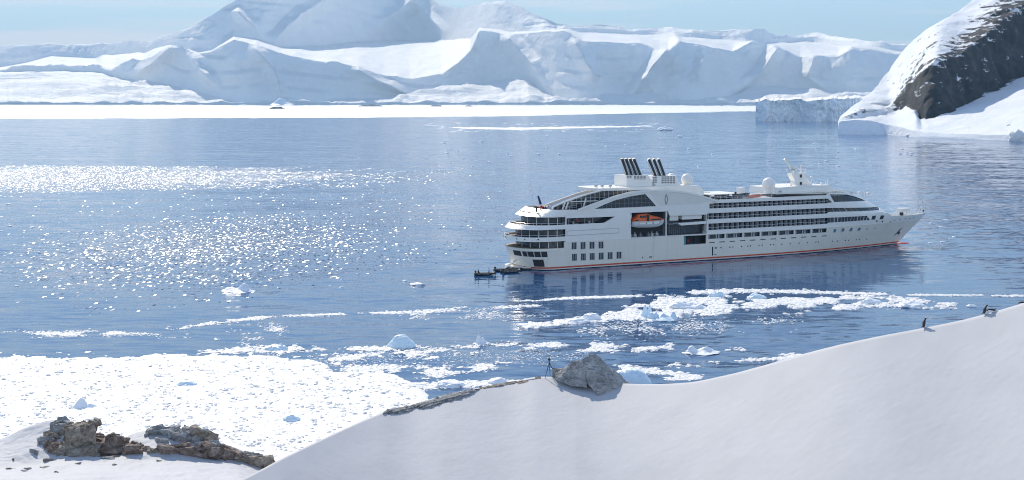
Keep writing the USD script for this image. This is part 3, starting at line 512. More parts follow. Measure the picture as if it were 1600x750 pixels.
for x in (925, 938):                                          # two bowed strokes on the cream panel
    s = 1 if x < 930 else -1
    part('emblem_stroke', skin(TOP, sg.LineString([c1(x + s * 5, 266), c1(x + s * 1, 280), c1(x, 291), c1(x + s * 1, 302), c1(x + s * 5, 316)]).buffer(0.12), -0.06, 0.05), 'recess_grey')

# dark glass, balcony doors and partitions behind the openings
def pane(name, shell, pts, off, mat='dark_glass', parent=ship): return part(name, skin(shell, qpoly(shell, pts).buffer(0.12), off, 0.06), mat, parent)
tg = pane('arch_window', TOP, tri, 0.32)
tp = sg.Polygon(tri)
for k in range(14):
    x = 19.5 + k * 1.38; ln = tp.intersection(sg.LineString([(x, 14), (x, 21)]))
    if ln.length > 0.3:
        za, zb = ln.bounds[1], ln.bounds[3]; part('mullion', box(x - 0.05, x + 0.05, -8.75, -8.66, za, zb), 'recess_grey', tg)
for z in (17.0, 18.2):
    ln = tp.intersection(sg.LineString([(10, z), (50, z)])); part('mullion', box(ln.bounds[0], ln.bounds[2], -8.76, -8.65, z - 0.04, z + 0.04), 'recess_grey', tg)
wg = pane('bridge_window', TOP, wedge, 0.32)
for t in np.linspace(0.2, 0.85, 5):
    a = np.array(wedge[0]) * (1 - t) + np.array(wedge[3]) * t; b_ = np.array(wedge[5]) * (1 - t) + np.array(wedge[3]) * t
    part('mullion', skin(TOP, qpoly(TOP, [(a[0] - 0.05, b_[1]), (a[0] + 0.05, b_[1]), (a[0] + 0.05, a[1]), (a[0] - 0.05, a[1])]), 0.2, 0.1), 'recess_grey', wg)
for nm, shell, x0, x1, z0, z1, pitch in (('A', TOP, 55, 99.0, 14.25, 16.3, 1.75), ('B', TOP, 55, 99.0, 11.2, 13.5, 1.75), ('C', HULL, 55, 99.0, 8.2, 10.6, 1.75)):
    wall = part('cabin_wall', skin(shell, qpoly(shell, rect(x0, x1, z0, z1)), 1.7, 0.06), 'dark_glass')
    n = int((x1 - x0 - 1) / pitch)
    for k in range(n + 1):
        x = x0 + 0.9 + k * pitch; q = float(shell.inv(np.array(x), z0)); X, Bh = (float(t) for t in shell.at(q, z0))
        part('balcony_divider', box(X - 0.04, X + 0.04, -Bh + 0.35, -Bh + 1.68, z0 + 0.12, z1 - 0.12 - 0.5 * (k % 2) * 0), 'curtain')
        if k < n: part('door_frame', box(X + 0.75, X + 0.9 + 0.25 * (k % 3 == 0), -Bh + 1.62, -Bh + 1.72, z0 + 0.15, z1 - 0.3), 'curtain', wall)
        if k < n and RNG.random() < 0.3: part('curtain_panel', box(X + 0.2, X + 0.62, -Bh + 1.64, -Bh + 1.73, z0 + 0.15, z1 - 0.25), 'curtain', wall)
    part('balcony_floor', box(x0, x1 + 0.5, -8.6, -4, z0 - 0.12, z0 + 0.02), 'deck_grey')
    part('balcony_ceiling', box(x0, x1 + 0.5, -8.62, -4, z1 - 0.02, z1 + 0.1), 'ship_white')
    part('balcony_rail', box(x0 + 0.5, 98.3, -8.98, -8.9, z0 + 0.95, z0 + 1.02), 'chrome')
def window_run(name, shell, pts, bars, mat='dark_glass', light=0.25):
    w = pane(name, shell, pts, 0.34, mat); g = qpoly(shell, pts); x0, z0, x1, z1 = g.bounds
    for k in range(1, bars):
        q = x0 + (x1 - x0) * k / bars; ln = g.intersection(sg.LineString([(q, z0 - 1), (q, z1 + 1)]))
        if ln.length > 0.2:
            wd = 0.045 + (0.1 if RNG.random() < light else 0); c = ln.bounds
            part('mullion', skin(shell, sg.box(q - wd, c[1], q + wd, c[3]), 0.25, 0.1), 'curtain', w)
window_run('forward_window', TOP, [(98.9, 11.9)] + rowB[2:6], 17); window_run('forward_window', HULL, [(98.9, 8.7)] + rowC[2:6], 13); window_run('forward_window', TOP, [(98.6, 14.6), rowA[2], rowA[3], (98.6, 15.9)], 3)
for s in (sq1, sq2):
    q = float(HULL.inv(np.array(s[0]), s[1])); part('square_window', skin(HULL, sg.box(q - 0.9, s[1] - 0.66, q + 0.6, s[1] + 0.62), 0.3, 0.05), 'dark_glass')
for r in row_d:
    w = pane('strip_window', HULL, r, 0.7)
    for t in (0.08, 0.52, 0.66): part('curtain_panel', box(r[0][0] + 5.75 * t, r[0][0] + 5.75 * t + 0.45, -8.45, -8.35, 6.0, 7.12), 'curtain', w)
gang = part('boarding_recess', box(47.1, 55.1, -6.6, -6.5, 4.5, 7.3), 'dark_gear')
part('recess_floor', box(47.2, 55, -8.75, -6.5, 4.45, 4.62), 'deck_grey'); part('recess_ceiling', box(47.2, 55, -8.75, -6.5, 7.2, 7.3), 'dark_gear')
part('cyan_door', box(47.6, 48.9, -7.6, -7.4, 4.7, 6.9), 'cyan_paint'); part('recess_locker', box(49.9, 50.4, -7.0, -6.6, 5.2, 5.9), 'red_cloth'); part('recess_locker', box(52.2, 54.2, -7.0, -6.6, 4.6, 6.4), 'dark_gear')
# small openings along the hull
def disc_on(name, x, z, r, mat, parent=ship, rim=None):
    q = float(HULL.inv(np.array(x), z)); X, Bh = (float(t) for t in HULL.at(q, z)); X2, B2 = (float(t) for t in HULL.at(q + 0.3, z)); X3, B3 = (float(t) for t in HULL.at(q, z + 0.3))
    tx = np.array([X2 - X, -(B2 - Bh), 0.0]); tz = np.array([X3 - X, -(B3 - Bh), 0.3]); nrm = np.cross(tx, tz); nrm /= np.linalg.norm(nrm); c = np.array([X, -Bh, z])
    p = part(name, tube(c - nrm * 0.1, c + nrm * 0.03, r, n=14), mat, parent)
    if rim:
        tor = trimesh.creation.torus(r, 0.09, 18, 6); tor.apply_transform(trimesh.geometry.align_vectors([0, 0, 1], nrm)); tor.apply_translation(c + nrm * 0.03); part('window_rim', tor, rim, p)
    return p
for x, y in ((765, 465), (811, 461), (856, 459), (901, 457)): disc_on('round_window', *on(HULL, c2, x, y), 0.56, 'teal_glass', rim='curtain')
for x, y in ((130, 560), (180, 558), (197, 557), (245, 554), (280, 552), (295, 551), (342, 548), (360, 547), (407, 544), (424, 543), (470, 541), (517, 538), (566, 535), (612, 532), (660, 530), (675, 529), (752, 525), (782, 523), (825, 520), (842, 519), (886, 516), (902, 515), (943, 512), (945, 455), (990, 452)):
    disc_on('porthole', *on(HULL, c2, x, y), 0.2, 'dark_glass')
for k in range(12):
    t = k / 11; x, z = on(HULL, c2, 80 + t * 626, 531.5 - t * 36.5); part('scupper', skin(HULL, qpoly(HULL, rect(x - 0.95, x + 0.95, z - 0.11, z + 0.11)), -0.03, 0.1), 'dark_gear')
def hull_window(x, z):
    w = part('hull_window', box(x - 0.78, x + 0.78, -9.06, -8.95, z - 0.95, z + 0.95), 'curtain')
    for k in range(3): part('pane', box(x - 0.72 + k * 0.5, x - 0.72 + k * 0.5 + 0.34, -9.09, -8.98, z - 0.88, z + 0.88), 'dark_glass', w)
for k in range(4): hull_window(*c1(418 + k * 50, 550 - k * 1.6))
for k in range(6): hull_window(*c1(420 + k * 49.7, 614 - k * 2.4))
part('pilot_door', skin(HULL, sg.box(56.9, 1.2, 57.25, 3.7), -0.03, 0.08), 'dark_gear')
for x, y, w, h in ((58.2, 3.35, 0.35, 0.25), (58.0, 1.5, 0.4, 0.12), (33.6, 1.9, 0.15, 0.25), (36.2, 1.9, 0.45, 0.2)): part('shell_fitting', box(x - w, x + w, -9.05, -8.9, y - h, y + h), 'recess_grey')
ax, az = on(HULL, c2, 1120, 470); q = float(HULL.inv(np.array(ax), az))
pk = part('anchor_pocket', skin(HULL, sg.Polygon([(q - 0.5, az - 1.3), (q + 0.3, az - 1.1), (q + 0.6, az + 0.6), (q + 0.2, az + 1.3), (q - 0.2, az + 0.5)]), -0.03, 0.06), 'recess_grey')
X, Bh = (float(t) for t in HULL.at(q, az)); part('anchor', cat([tube((X, -Bh - 0.1, az - 0.8), (X + 0.3, -Bh - 0.25, az + 0.9), 0.13), tube((X - 0.5, -Bh - 0.05, az - 0.3), (X, -Bh - 0.1, az - 0.9), 0.12), tube((X + 0.5, -Bh - 0.15, az - 0.3), (X, -Bh - 0.1, az - 0.9), 0.12)]), 'dark_gear', pk)
for x, y in ((1000, 412), (1032, 415), (1075, 418)): disc_on('fairlead', *on(HULL, c2, x, y), 0.3, 'dark_gear')
for x in (1100, 1130, 1160, 1185, 1205): disc_on('fairlead', *on(HULL, c2, x, 408 - (x - 1100) * 0.13), 0.24, 'recess_grey')
bulb = trimesh.creation.icosphere(3); bulb.apply_scale((4.6, 1.7, 1.6)); bulb.apply_translation((136.6, 0, -1.25)); part('bulbous_bow', bulb, 'hull_red', smooth=True)

# stern terraces
def glass_stern(z0, z1, s0, B, s1=9.2, n=9):
    w = part('stern_window', stern_wall(z0, z1, s0, s0, B, B, s1=s1), 'dark_glass'); L = stern_line(s0, B, s1, 40)
    for k in np.linspace(3, 36, n).astype(int):
        part('window_post', tube((L[k, 0] - 0.02, L[k, 1], z0), (L[k, 0] - 0.02, L[k, 1], z1), 0.11, n=6), 'ship_white', w)
    return w
part('stern_deck', stern_floor(5.5, 5.82, -2.6, 8.85), 'deck_teak'); glass_stern(5.8, 7.75, 0.6, 8.3)
part('stern_bulwark', stern_wall(7.6, 8.8, -3.2, -3.1, 9.0, 9.0), 'ship_white', smooth=40); part('stern_deck', stern_floor(7.62, 8.3, -3.0, 8.85), 'deck_teak'); glass_stern(8.3, 11.0, 0.4, 8.2)
part('stern_bulwark', stern_wall(10.75, 11.95, -3.0, -1.5, 9.0, 9.0), 'ship_white', smooth=40); part('stern_deck', stern_floor(10.78, 11.2, -2.4, 8.8), 'deck_teak'); glass_stern(11.2, 14.2, 2.2, 7.6, n=7)
part('stern_visor', stern_wall(14.05, 15.95, 0.6, 4.6, 9.0, 9.0, s1=9.25), 'ship_white', smooth=40); part('stern_deck', stern_floor(14.0, 15.0, 2.2, 8.6, s1=9.25), 'deck_teak')
part('visor_soffit', stern_floor(13.95, 14.1, 0.9, 8.7), 'ship_white')
L = stern_line(-3.25, 9.05)
for k in (6, 9, 11, 15, 17, 19): part('scupper', box(L[k, 0] - 0.12, L[k, 0] + 0.5, L[k, 1] - 0.06 if L[k, 1] > 0 else L[k, 1] - 0.04, L[k, 1] + 0.06, 8.15, 8.4), 'dark_gear')
for z, s0 in ((8.8, -3.1), (11.95, -1.5)):
    L = stern_line(s0 + 0.1, 8.9); part('stern_rail', cat([path_tube([(p[0], p[1], z + 0.45) for p in L], 0.05)] + [tube((p[0], p[1], z - 0.1), (p[0], p[1], z + 0.45), 0.04, n=5) for p in L[::2]]), 'chrome')
# marina opening and swim platform in the stern
for z0, z1, q0, q1, nm in ((3.6, 5.0, 2.2, 6.2, 'mooring_opening'), (1.0, 2.9, 3.6, 5.4, 'marina_door'), (3.6, 5.0, 0.4, 1.9, 'mooring_opening')):
    part(nm, skin(HULL, sg.box(q0, z0, q1, z1), -0.04, 0.08), 'dark_gear')
for q in (2.9, 4.0, 5.1): part('mooring_bar', skin(HULL, sg.box(q, 3.6, q + 0.15, 5.0), -0.09, 0.06), 'curtain')
part('stern_ledge', skin(HULL, sg.box(0, 5.2, 8.0, 5.42), -0.14, 0.2), 'ship_white')
part('swim_platform', stern_floor(0.45, 0.75, -3.6, 6.0, s1=6), 'hull_grey')
part('dark_boot', stern_floor(-0.6, 0.45, -3.2, 5.8, s1=6), 'hull_dark')

# side deck gap, lifeboat recess
part('side_deck_wall', box(9.3, 29.4, -6.6, -6.4, 11.2, 14.0), 'dark_glass'); part('side_deck_floor', box(9.3, 29.5, -8.75, -6.4, 11.3, 11.55), 'deck_teak')
for x in (11.5, 14, 16.5, 19): part('deck_post', box(x - 0.12, x + 0.12, -6.75, -6.6, 11.5, 13.9), 'curtain')
st = cat([box(21.6 + k * 0.42, 22.1 + k * 0.42, -8.4, -7.3, 11.6 + k * 0.22, 11.72 + k * 0.22) for k in range(9)]); part('deck_stair', st, 'ship_white')
part('deck_chair', cat([box(12.2, 13.8, -8.2, -7.4, 11.85, 11.95), box(12.2, 12.3, -8.2, -7.4, 11.95, 12.6)]), 'white_cloth'); part('deck_chair', cat([box(17.2, 18.8, -8.2, -7.4, 11.85, 11.95), box(17.2, 17.3, -8.2, -7.4, 11.95, 12.6)]), 'white_cloth')
pf = [c1(x, y) for x, y in ((378, 468), (668, 452), (668, 478), (378, 494))]
part('panel_frame', skin(HULL, sg.LinearRing(pf).buffer(0.07), -0.02, 0.05), 'curtain')
part('recess_wall', box(29.4, 55.3, -5.6, -5.5, 7.3, 14.5), 'recess_grey'); part('recess_floor', box(29.4, 55.3, -8.7, -5.5, 7.3, 7.48), 'deck_grey'); part('recess_ceiling', box(29.4, 42.4, -8.7, -5.5, 14.3, 14.45), 'dark_gear')
part('recess_end', box(29.3, 29.5, -8.7, -5.5, 7.3, 14.4), 'ship_white'); part('recess_end', box(55.2, 55.4, -8.7, -5.5, 7.3, 13.1), 'ship_white')
dw = part('deck_window', box(43.2, 55.0, -7.0, -6.9, 7.6, 10.5), 'dark_glass')
for k in range(8): part('mullion', box(43.6 + k * 0.72, 43.7 + k * 0.72, -7.08, -7.0, 7.6, 10.4), 'recess_grey', dw)
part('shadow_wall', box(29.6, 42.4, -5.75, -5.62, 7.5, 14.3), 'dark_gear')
for x in (30.6, 32.2, 34.0, 36.6, 37.8, 39.4): part('deck_gear', cat([box(x - 0.4, x + 0.35, -7.6, -6.6, 7.5, 8.25), tube((x, -7.2, 8.2), (x, -7.2, 8.7), 0.18)]), 'curtain' if x < 33 or x > 37 else 'rubber_grey')
part('platform', extr([c1(x, y) for x, y in ((998, 424), (1155, 412), (1155, 427), (1015, 437))], -8.98, -6.4), 'ship_white')
part('boat_deck', box(42.6, 55.2, -8.6, -5.5, 10.6, 10.75), 'deck_grey')
for k in range(4): part('raft_canister', cat([tube((43.3 + k * 0.72, -8.3, 11.6), (43.3 + k * 0.72, -8.3, 13.35), 0.36, n=12)]), 'ship_white')
part('tender_cover', trimesh.creation.extrude_polygon(sg.box(47.2, 11.9, 53.6, 13.3).buffer(0.15), 1.8, engine='earcut').apply_transform(np.array([[1, 0, 0, 0], [0, 0, -1, -6.7], [0, 1, 0, 0], [0, 0, 0, 1.0]])), 'ship_white')
part('tender_cradle', cat([box(46.8, 54.6, -8.4, -6.5, 11.2, 11.42), box(54.2, 54.5, -8.5, -6.5, 10.75, 12.2)] + [box(x, x + 0.25, -8.4, -6.5, 10.75, 11.9) for x in (47.4, 50, 52.8)]), 'dark_gear')
for x in (29.9, 41.6): part('davit', cat([box(x - 0.18, x + 0.18, -8.9, -8.3, 12.8, 14.2), box(x - 0.15, x + 0.15, -8.7, -8.4, 7.5, 13)]), 'ship_white')
part('boat_deck_rail', cat([box(43, 55, -8.95, -8.9, 13.6, 13.66)] + [box(x, x + 0.06, -8.95, -8.9, 13.0, 13.66) for x in np.arange(43, 55.1, 1.5)]), 'chrome')

# decks, inner bodies and upper works
def deck_plan(shell, z, x0, x1, off, n=70):
    qs = np.linspace(float(shell.inv(np.array(x0), z)), float(shell.inv(np.array(x1), z)), n); X, Bh = shell.at(qs, z, off); return sg.Polygon(np.r_[np.c_[X, -Bh], np.c_[X, Bh][::-1]]).buffer(0)
def deck(name, shell, z, x0, x1, mat, t=0.12, off=0.2):
    m = trimesh.creation.extrude_polygon(deck_plan(shell, z, x0, x1, off), t, engine='earcut'); m.apply_translation((0, 0, z - t)); return part(name, m, mat)
deck('foredeck', HULL, 8.35, 112, 144.9, 'deck_grey'); deck('shelter_deck', HULL, 10.7, 100, 124, 'ship_white'); deck('roof', TOP, 16.85, 58, 112.8, 'deck_grey'); deck('boat_roof', TOP, 15.8, 9.2, 58, 'deck_teak')
deck('wheelhouse_roof', TOP, 17.4, 99.5, 111.5, 'ship_white'); deck('bridge_deck', TOP, 13.5, 100, 120.8, 'ship_white')
part('inner_house', box(9.5, 97, -5.3, 5.3, 8.5, 15.7), 'recess_grey'); part('inner_house', box(97, 110, -5.2, 5.2, 8.5, 16.6), 'recess_grey')
house = [(28.5, 15.8)] + [(x, z - 0.35) for x, z in arch if 28.3 < x < 58] + [(58.0, 15.8)]
part('arch_house', extr(house, -8.55, 8.55), 'ship_white')
gz = [c1(x, y, -6.5) for x, y in ((296, 338), (360, 310), (430, 285), (500, 263), (560, 248))]
zt = gz[-1][1]; gzp = [(gz[0][0] - 1.0, 15.9)] + gz + [(30.5, zt + 0.1), (30.5, 15.9)]
gw = part('pool_glass', extr(gzp, -6.5, -3.6), 'dark_glass')
for k in range(16):
    x = 8.2 + k * 1.45; ln = sg.Polygon(gzp).intersection(sg.LineString([(x, 15), (x, 22)])); part('glazing_bar', box(x - 0.07, x + 0.07, -6.62, -6.48, ln.bounds[1], ln.bounds[3]), 'curtain', gw)
for z in (17.3, 18.7):
    ln = sg.Polygon(gzp).intersection(sg.LineString([(0, z), (40, z)])); part('glazing_bar', box(ln.bounds[0], ln.bounds[2], -6.6, -6.5, z - 0.05, z + 0.05), 'curtain', gw)
for x in (9.4, 10.4, 15.8): part('frame_post', tube((x, -6.9, 15.9), (x + 0.9, -6.9, 17.9 if x < 12 else 18.6), 0.22), 'ship_white')
part('pool_canopy', cat([box(11.8, 20.5, -7.2, -5, 17.75, 17.95)]), 'ship_white')
for s in (-1,):
    pts = [(6.0, s * 7.4, 15.9)] + [(x, s * 6.9, z + 0.25) for x, z in gz]; part('curved_rail', path_tube(pts, 0.26, 8), 'ship_white')
tipx, tipz = c1(532, 238, -5)
pl = trimesh.creation.extrude_polygon(sg.Polygon([(tipx, -3), (tipx + 1.5, -5.6), (42, -6.2), (42, 6.2), (tipx + 1.5, 5.6), (tipx, 3)]).buffer(0.4), 0.75, engine='earcut'); pl.apply_translation((0, 0, tipz - 0.35)); part('canopy_roof', pl, 'ship_white')
for x in (541, 575, 620): a, z = c1(x, 217, -4.5); part('roof_lamp', cat([tube((a, -4.5, tipz + 0.3), (a, -4.5, z), 0.1), tube((a - 0.4, -4.5, z), (a + 0.4, -4.5, z + 0.15), 0.26)]), 'curtain')
K1 = [c1(x, y, -3) for x, y in ((708, 222), (708, 157), (828, 155), (860, 200), (880, 222))]; K2 = [c1(x, y, -3) for x, y in ((852, 246), (852, 162), (985, 158), (1024, 240), (1024, 252))]
k1 = part('funnel_casing', extr(K1, -3.2, 3.2), 'ship_white'); k2 = part('funnel_casing', extr(K2, -3.2, 3.2), 'ship_white')
part('casing_base', extr([c1(x, y, -4.5) for x, y in ((690, 243), (690, 228), (1000, 212), (1120, 216), (1142, 245), (1142, 268), (690, 260))], -4.6, 4.6), 'ship_white')
def louvres(k, x0, x1, y0, y1, n, rows):
    for i in range(n):
        for j in range(rows):
            a = c1(x0 + (x1 - x0) * i / n, y0 + (y1 - y0) * (j + 0.6) / rows, -3.2); b = c1(x0 + (x1 - x0) * (i + 0.72) / n, y0 + (y1 - y0) * j / rows, -3.2); part('louvre', box(a[0], b[0], -3.26, -3.15, min(a[1], b[1]), max(a[1], b[1])), 'rubber_grey', k)
louvres(k1, 712, 742, 160, 176, 2, 2); louvres(k1, 752, 822, 160, 182, 4, 3); louvres(k2, 858, 882, 166, 202, 2, 4); louvres(k2, 906, 985, 163, 205, 5, 4)
def pipes(n, bx0, bx1, by, tx0, tx1, ty):
    for i in range(n):
        for yy in (-1.5, 1.5):
            t = i / (n - 1); a = c1(bx0 + (bx1 - bx0) * t, by, yy - 0.5); b = c1(tx0 + (tx1 - tx0) * t, ty, yy - 0.5)
            p = part('funnel_pipe', tube((a[0], yy, a[1] - 0.6), (b[0], yy, b[1]), 0.5, n=14), 'funnel_black'); d = np.array([b[0] - a[0], 0, b[1] - a[1]]); d /= np.linalg.norm(d); e = np.array([b[0], yy, b[1]])
            part('pipe_cap', tube(e - d * 0.1, e + d * 0.25, 0.42, n=12), 'rubber_grey', p)
            o = np.array([-0.52, -0.18, -0.25]); part('pipe_fin', tube(np.array([a[0], yy, a[1]]) + o, e + o, 0.13, n=6), 'chrome', p)
pipes(4, 722, 796, 157, 690, 756, 68); pipes(3, 880, 930, 160, 840, 893, 70)
def radome(x, y, f, r, yy):
    a, z = f(x, y, yy); m = trimesh.creation.icosphere(3, r); m.apply_translation((a, yy, z)); p = part('radome', m, 'ship_white', smooth=True); part('radome_base', cat([tube((a, yy, z - r - 0.7), (a, yy, z - r * 0.8), r * 0.72, r * 0.62, 16)]), 'ship_white', p)
radome(1048, 181, c1, 1.72, -2.5); radome(962, 174, c1, 1.5, 3.6); radome(397, 206, c2, 1.95, -3.0)
# forward house, mast, aerials
F1 = [c2(x, y, -6) for x, y in ((430, 262), (430, 228), (560, 217), (735, 211), (768, 238), (800, 243), (830, 262))]; part('forward_house', extr(F1, -6, 6), 'ship_white')
part('house_ledge', extr([c2(x, y, -6.6) for x, y in ((440, 254), (770, 236), (880, 248), (882, 256), (770, 246), (440, 263))], -6.6, 6.6), 'ship_white')
part('house_door', box(*[c2(x, 240, -6)[0] for x in (452, 470)], -6.08, -5.9, 17.1, 18.6), 'curtain')
Mp = [c2(x, y, -1) for x, y in ((540, 214), (545, 190), (528, 160), (524, 146), (598, 143), (598, 160), (640, 208))]; ms = part('mast', extr(Mp, -1.1, 1.1), 'ship_white')
for y in (160, 202): a, z = c2(577, y, -1.2); part('mast_window', box(a - 0.35, a + 0.35, -1.2, -1.0, z - 0.5, z + 0.4), 'dark_gear', ms)
part('raked_spar', tube((c2(556, 150, 0)[0], 0, c2(556, 150, 0)[1]), (c2(484, 66, 0)[0], 0, c2(484, 66, 0)[1]), 0.5, 0.3), 'ship_cream', ms)
def bar(a, b, r=0.12, yy=0, mat='ship_white', nm='mast_spar'): A, B = c2(*a, yy), c2(*b, yy); part(nm, tube((A[0], yy, A[1]), (B[0], yy, B[1]), r, n=8), mat, ms)
bar((492, 126), (552, 126), 0.22); bar((512, 148), (605, 144), 0.25); bar((578, 145), (578, 94), 0.2); bar((560, 122), (606, 124), 0.15); bar((515, 115), (560, 113), 0.24); bar((570, 106), (588, 104), 0.2); bar((598, 146), (602, 122), 0.12); bar((540, 112), (540, 145), 0.12)
part('radar', box(c2(506, 126, -0.4)[0], c2(545, 126, -0.4)[0], -0.5, -0.2, c2(520, 129, 0)[1], c2(520, 123, 0)[1]), 'curtain', ms)
def aerial(x, y0, y1, r, yy=-4, ball=0, mat='ship_white', f=c2):
    a, z0 = f(x, y0, yy); z1 = f(x, y1, yy)[1]; m = [tube((a, yy, z0), (a, yy, z1), r, n=6)]
    if ball: s = trimesh.creation.icosphere(2, ball); s.apply_translation((a, yy, z1)); m.append(s)
    part('aerial', cat(m), mat)
for a in ((635, 212, 170, 0.2, -3, 0.5), (727, 215, 180, 0.1, -3, 0.18), (715, 212, 190, 0.16, -3), (902, 270, 256, 0.15, -4, 0.5), (934, 275, 238, 0.2, -4), (950, 278, 258, 0.15, -4, 0.5), (985, 290, 220, 0.04, -4), (966, 285, 235, 0.04, -4), (498, 222, 190, 0.05, -3), (660, 212, 195, 0.1, -3), (690, 213, 203, 0.3, -3, 0.4), (520, 222, 208, 0.35, -3), (545, 220, 205, 0.4, -3), (970, 284, 272, 0.14, -4, 0.36)): aerial(*a)
def rail(z, x0, x1, y, h=1.05, step=2.0):
    part('railing', cat([box(x0, x1, y - 0.03, y + 0.03, z + h - 0.06, z + h), box(x0, x1, y - 0.02, y + 0.02, z + h * 0.5, z + h * 0.5 + 0.04)] + [box(x, x + 0.06, y - 0.03, y + 0.03, z, z + h) for x in np.arange(x0, x1, step)]), 'chrome')
for y in (-8.8, 8.8): rail(16.9, 58, 79, y)
rail(17.4, 100, 109, -6.5); rail(tipz + 0.4, 21, 28, -5.8); rail(15.85, 8.6, 12.5, -8.7)
for x, z0, w, h in ((60.5, 16.9, 3.0, 1.5), (66.5, 16.9, 2.4, 1.2), (74.6, 16.9, 1.4, 2.4)): part('deck_locker', box(x, x + w, 1.0, 3.4, z0, z0 + h), 'ship_white')
part('roof_slab', box(58.5, 70, -5.5, 5.5, 18.0, 18.22), 'ship_white'); part('roof_post', box(59, 59.3, -5.2, -4.9, 16.9, 18.1), 'ship_white'); part('roof_post', box(69, 69.3, -5.2, -4.9, 16.9, 18.1), 'ship_white')
part('dark_hatch', box(80, 84, -7.4, -6.7, 16.9, 17.5), 'dark_gear')
# foredeck gear
a, z = c2(1150, 350, -1); cr = part('deck_crane', cat([tube((a - 1.2, -1, 8.3), (a - 1.0, -1, 10.6), 0.6), box(a - 2.2, a + 1.9, -2, 0, 10.2, 11.2), tube((a + 1.2, -1, 8.4), (a + 1.4, -1, 10.6), 0.35), tube((a - 1.9, -1, 9.2), (a + 1.6, -1, 9.0), 0.35)]), 'ship_white'); part('crane_winch', box(a - 1.9, a - 1.0, -1.9, -1.2, 9.0, 9.9), 'dark_gear', cr)
a, z0 = c2(1252, 372, 0); z1 = c2(1248, 290, 0)[1]; bm = part('bow_mast', cat([tube((a, 0, z0), (a, 0, z1), 0.2, 0.14), tube((a - 2.2, 0, z0), (a, 0, z0 + 2.6), 0.1), tube((a - 0.9, 0, z1 - 0.2), (a + 0.2, 0, z1 - 0.2), 0.12)]), 'ship_white'); part('mast_lamp', tube((a - 0.7, 0, z1 - 1.7), (a - 0.7, 0, z1 - 0.6), 0.35), 'ship_white', bm); part('bow_bell', tube((a + 0.5, 0, z0 + 0.6), (a + 0.5, 0, z0 + 1.2), 0.28), 'dark_gear', bm)
pts = [np.array(HULL.at(q, 9.2, 0.1)) for q in np.linspace(127, 133.5, 10)]; part('bow_rail', cat([path_tube([(p[0], s * p[1], 9.75) for p in pts], 0.05) for s in (-1, 1)]), 'chrome')
# flagstaff with its furled flag at the stern
A, B = c1(236, 352, 0), c1(209, 266, 0); fs = part('flagstaff', tube((A[0], 0, A[1] - 1), (B[0], 0, B[1]), 0.09), 'ship_white')
d = np.array([B[0] - A[0], 0, B[1] - A[1]])
for t0, t1, w, m in ((0.40, 0.93, 0.34, 'navy_cloth'), (0.28, 0.42, 0.2, 'white_cloth'), (0.12, 0.3, 0.42, 'red_cloth')):
    p0 = np.array([A[0] + 0.3, -0.1, A[1]]) + d * t0; p1 = np.array([A[0] + 0.3, -0.1, A[1]]) + d * t1; part('flag_fold', tube(p0, p1, w, w * 0.75, 8), m, fs)
part('gangway', cat([tube((-2.2, -3.2, 2.6), (-6.8, -4.6, 0.7), 0.16), tube((-2.2, -2.4, 2.6), (-6.8, -3.8, 0.7), 0.16)] + [tube((-2.2 - 4.6 * t, -3.2 - 1.4 * t, 2.6 - 1.9 * t), (-2.2 - 4.6 * t, -2.4 - 1.4 * t, 2.6 - 1.9 * t), 0.08, n=5) for t in np.linspace(0, 1, 9)]), 'ship_white')
# ------------------------------------------------------------------ sea ice
def inside(poly, uv):
    shapely.prepare(poly); return shapely.contains_xy(poly, uv[:, 0], uv[:, 1])
def ice_sheet(name, pts, du, dv, top, bump, bscale, rag, mat, kind='stuff', thin=0.0, label=None, catg=None):
    """a sheet of packed ice: outline in picture pixels laid on the sea, ragged edge, holes where the bumps dip under the water"""
    poly = sg.Polygon(pts); u0, v0, u1, v1 = poly.bounds; uu = np.arange(u0 - 8, u1 + 8, du); vv = np.arange(v0 - 4, v1 + 4, dv)
    U, V = np.meshgrid(uu, vv[::-1]); Y = CAM_H * FPX / (V - HORIZON); X = (U - CX) / FPX * Y
    f1 = fbm(np.stack([X / bscale, Y / bscale / 1.6, X * 0], -1), 4, 70); f2 = fbm(np.stack([U / rag[0], V / rag[1], U * 0 + 3], -1), 4, 75) - 0.5
    d = shapely.distance(poly.exterior, shapely.points(U.ravel(), V.ravel())).reshape(U.shape); ins = inside(poly, np.c_[U.ravel(), V.ravel()]).reshape(U.shape); sd = np.where(ins, d, -d)
    edge = np.clip((sd + f2 * rag[2]) / rag[3], -1, 1)
    Z = top * np.clip(edge, -0.4, 1) + bump * (f1 - 0.5) - thin * (1 - np.clip(sd / 60, 0, 1)) * 0.2
    Z = np.where(Z < -0.15, -0.15 - 0.02 * (f1), Z); keep = Z > -0.14
    P = np.stack([X, Y, Z], -1); f = grid_faces(*U.shape); f = f[keep.ravel()[f].any(1)]
    used, idx = np.unique(f, return_inverse=True); pr = obj(name, (P.reshape(-1, 3)[used], idx.reshape(-1, 3)), mat, smooth=True, kind=kind); tag(pr, label, catg); return pr
FIELD = [(-80, 557), (60, 558), (150, 560), (200, 556), (260, 554), (330, 553), (400, 556), (440, 560), (490, 562), (512, 570), (522, 580), (540, 583), (575, 578), (610, 584), (640, 596), (662, 612), (690, 640), (640, 700), (300, 800), (-80, 800)]
ice_sheet('brash_ice', FIELD, 1.7, 1.0, 0.24, 0.46, 1.3, (60, 8, 9, 5), 'brash_white', label='dense white sheet of crumbled sea ice filling the cove at lower left', catg='sea ice')
ice_sheet('pack_ice', [(-120, 164.2), (500, 164.2), (900, 164.2), (1190, 165), (1190, 173), (1100, 175), (950, 178), (800, 181), (640, 183), (480, 184.5), (200, 185), (-120, 186)], 2.2, 0.28, 0.7, 0.9, 30, (160, 2.2, 2.4, 1.6), 'brash_white', label='bright band of pack ice across the strait below the far mountains', catg='sea ice')
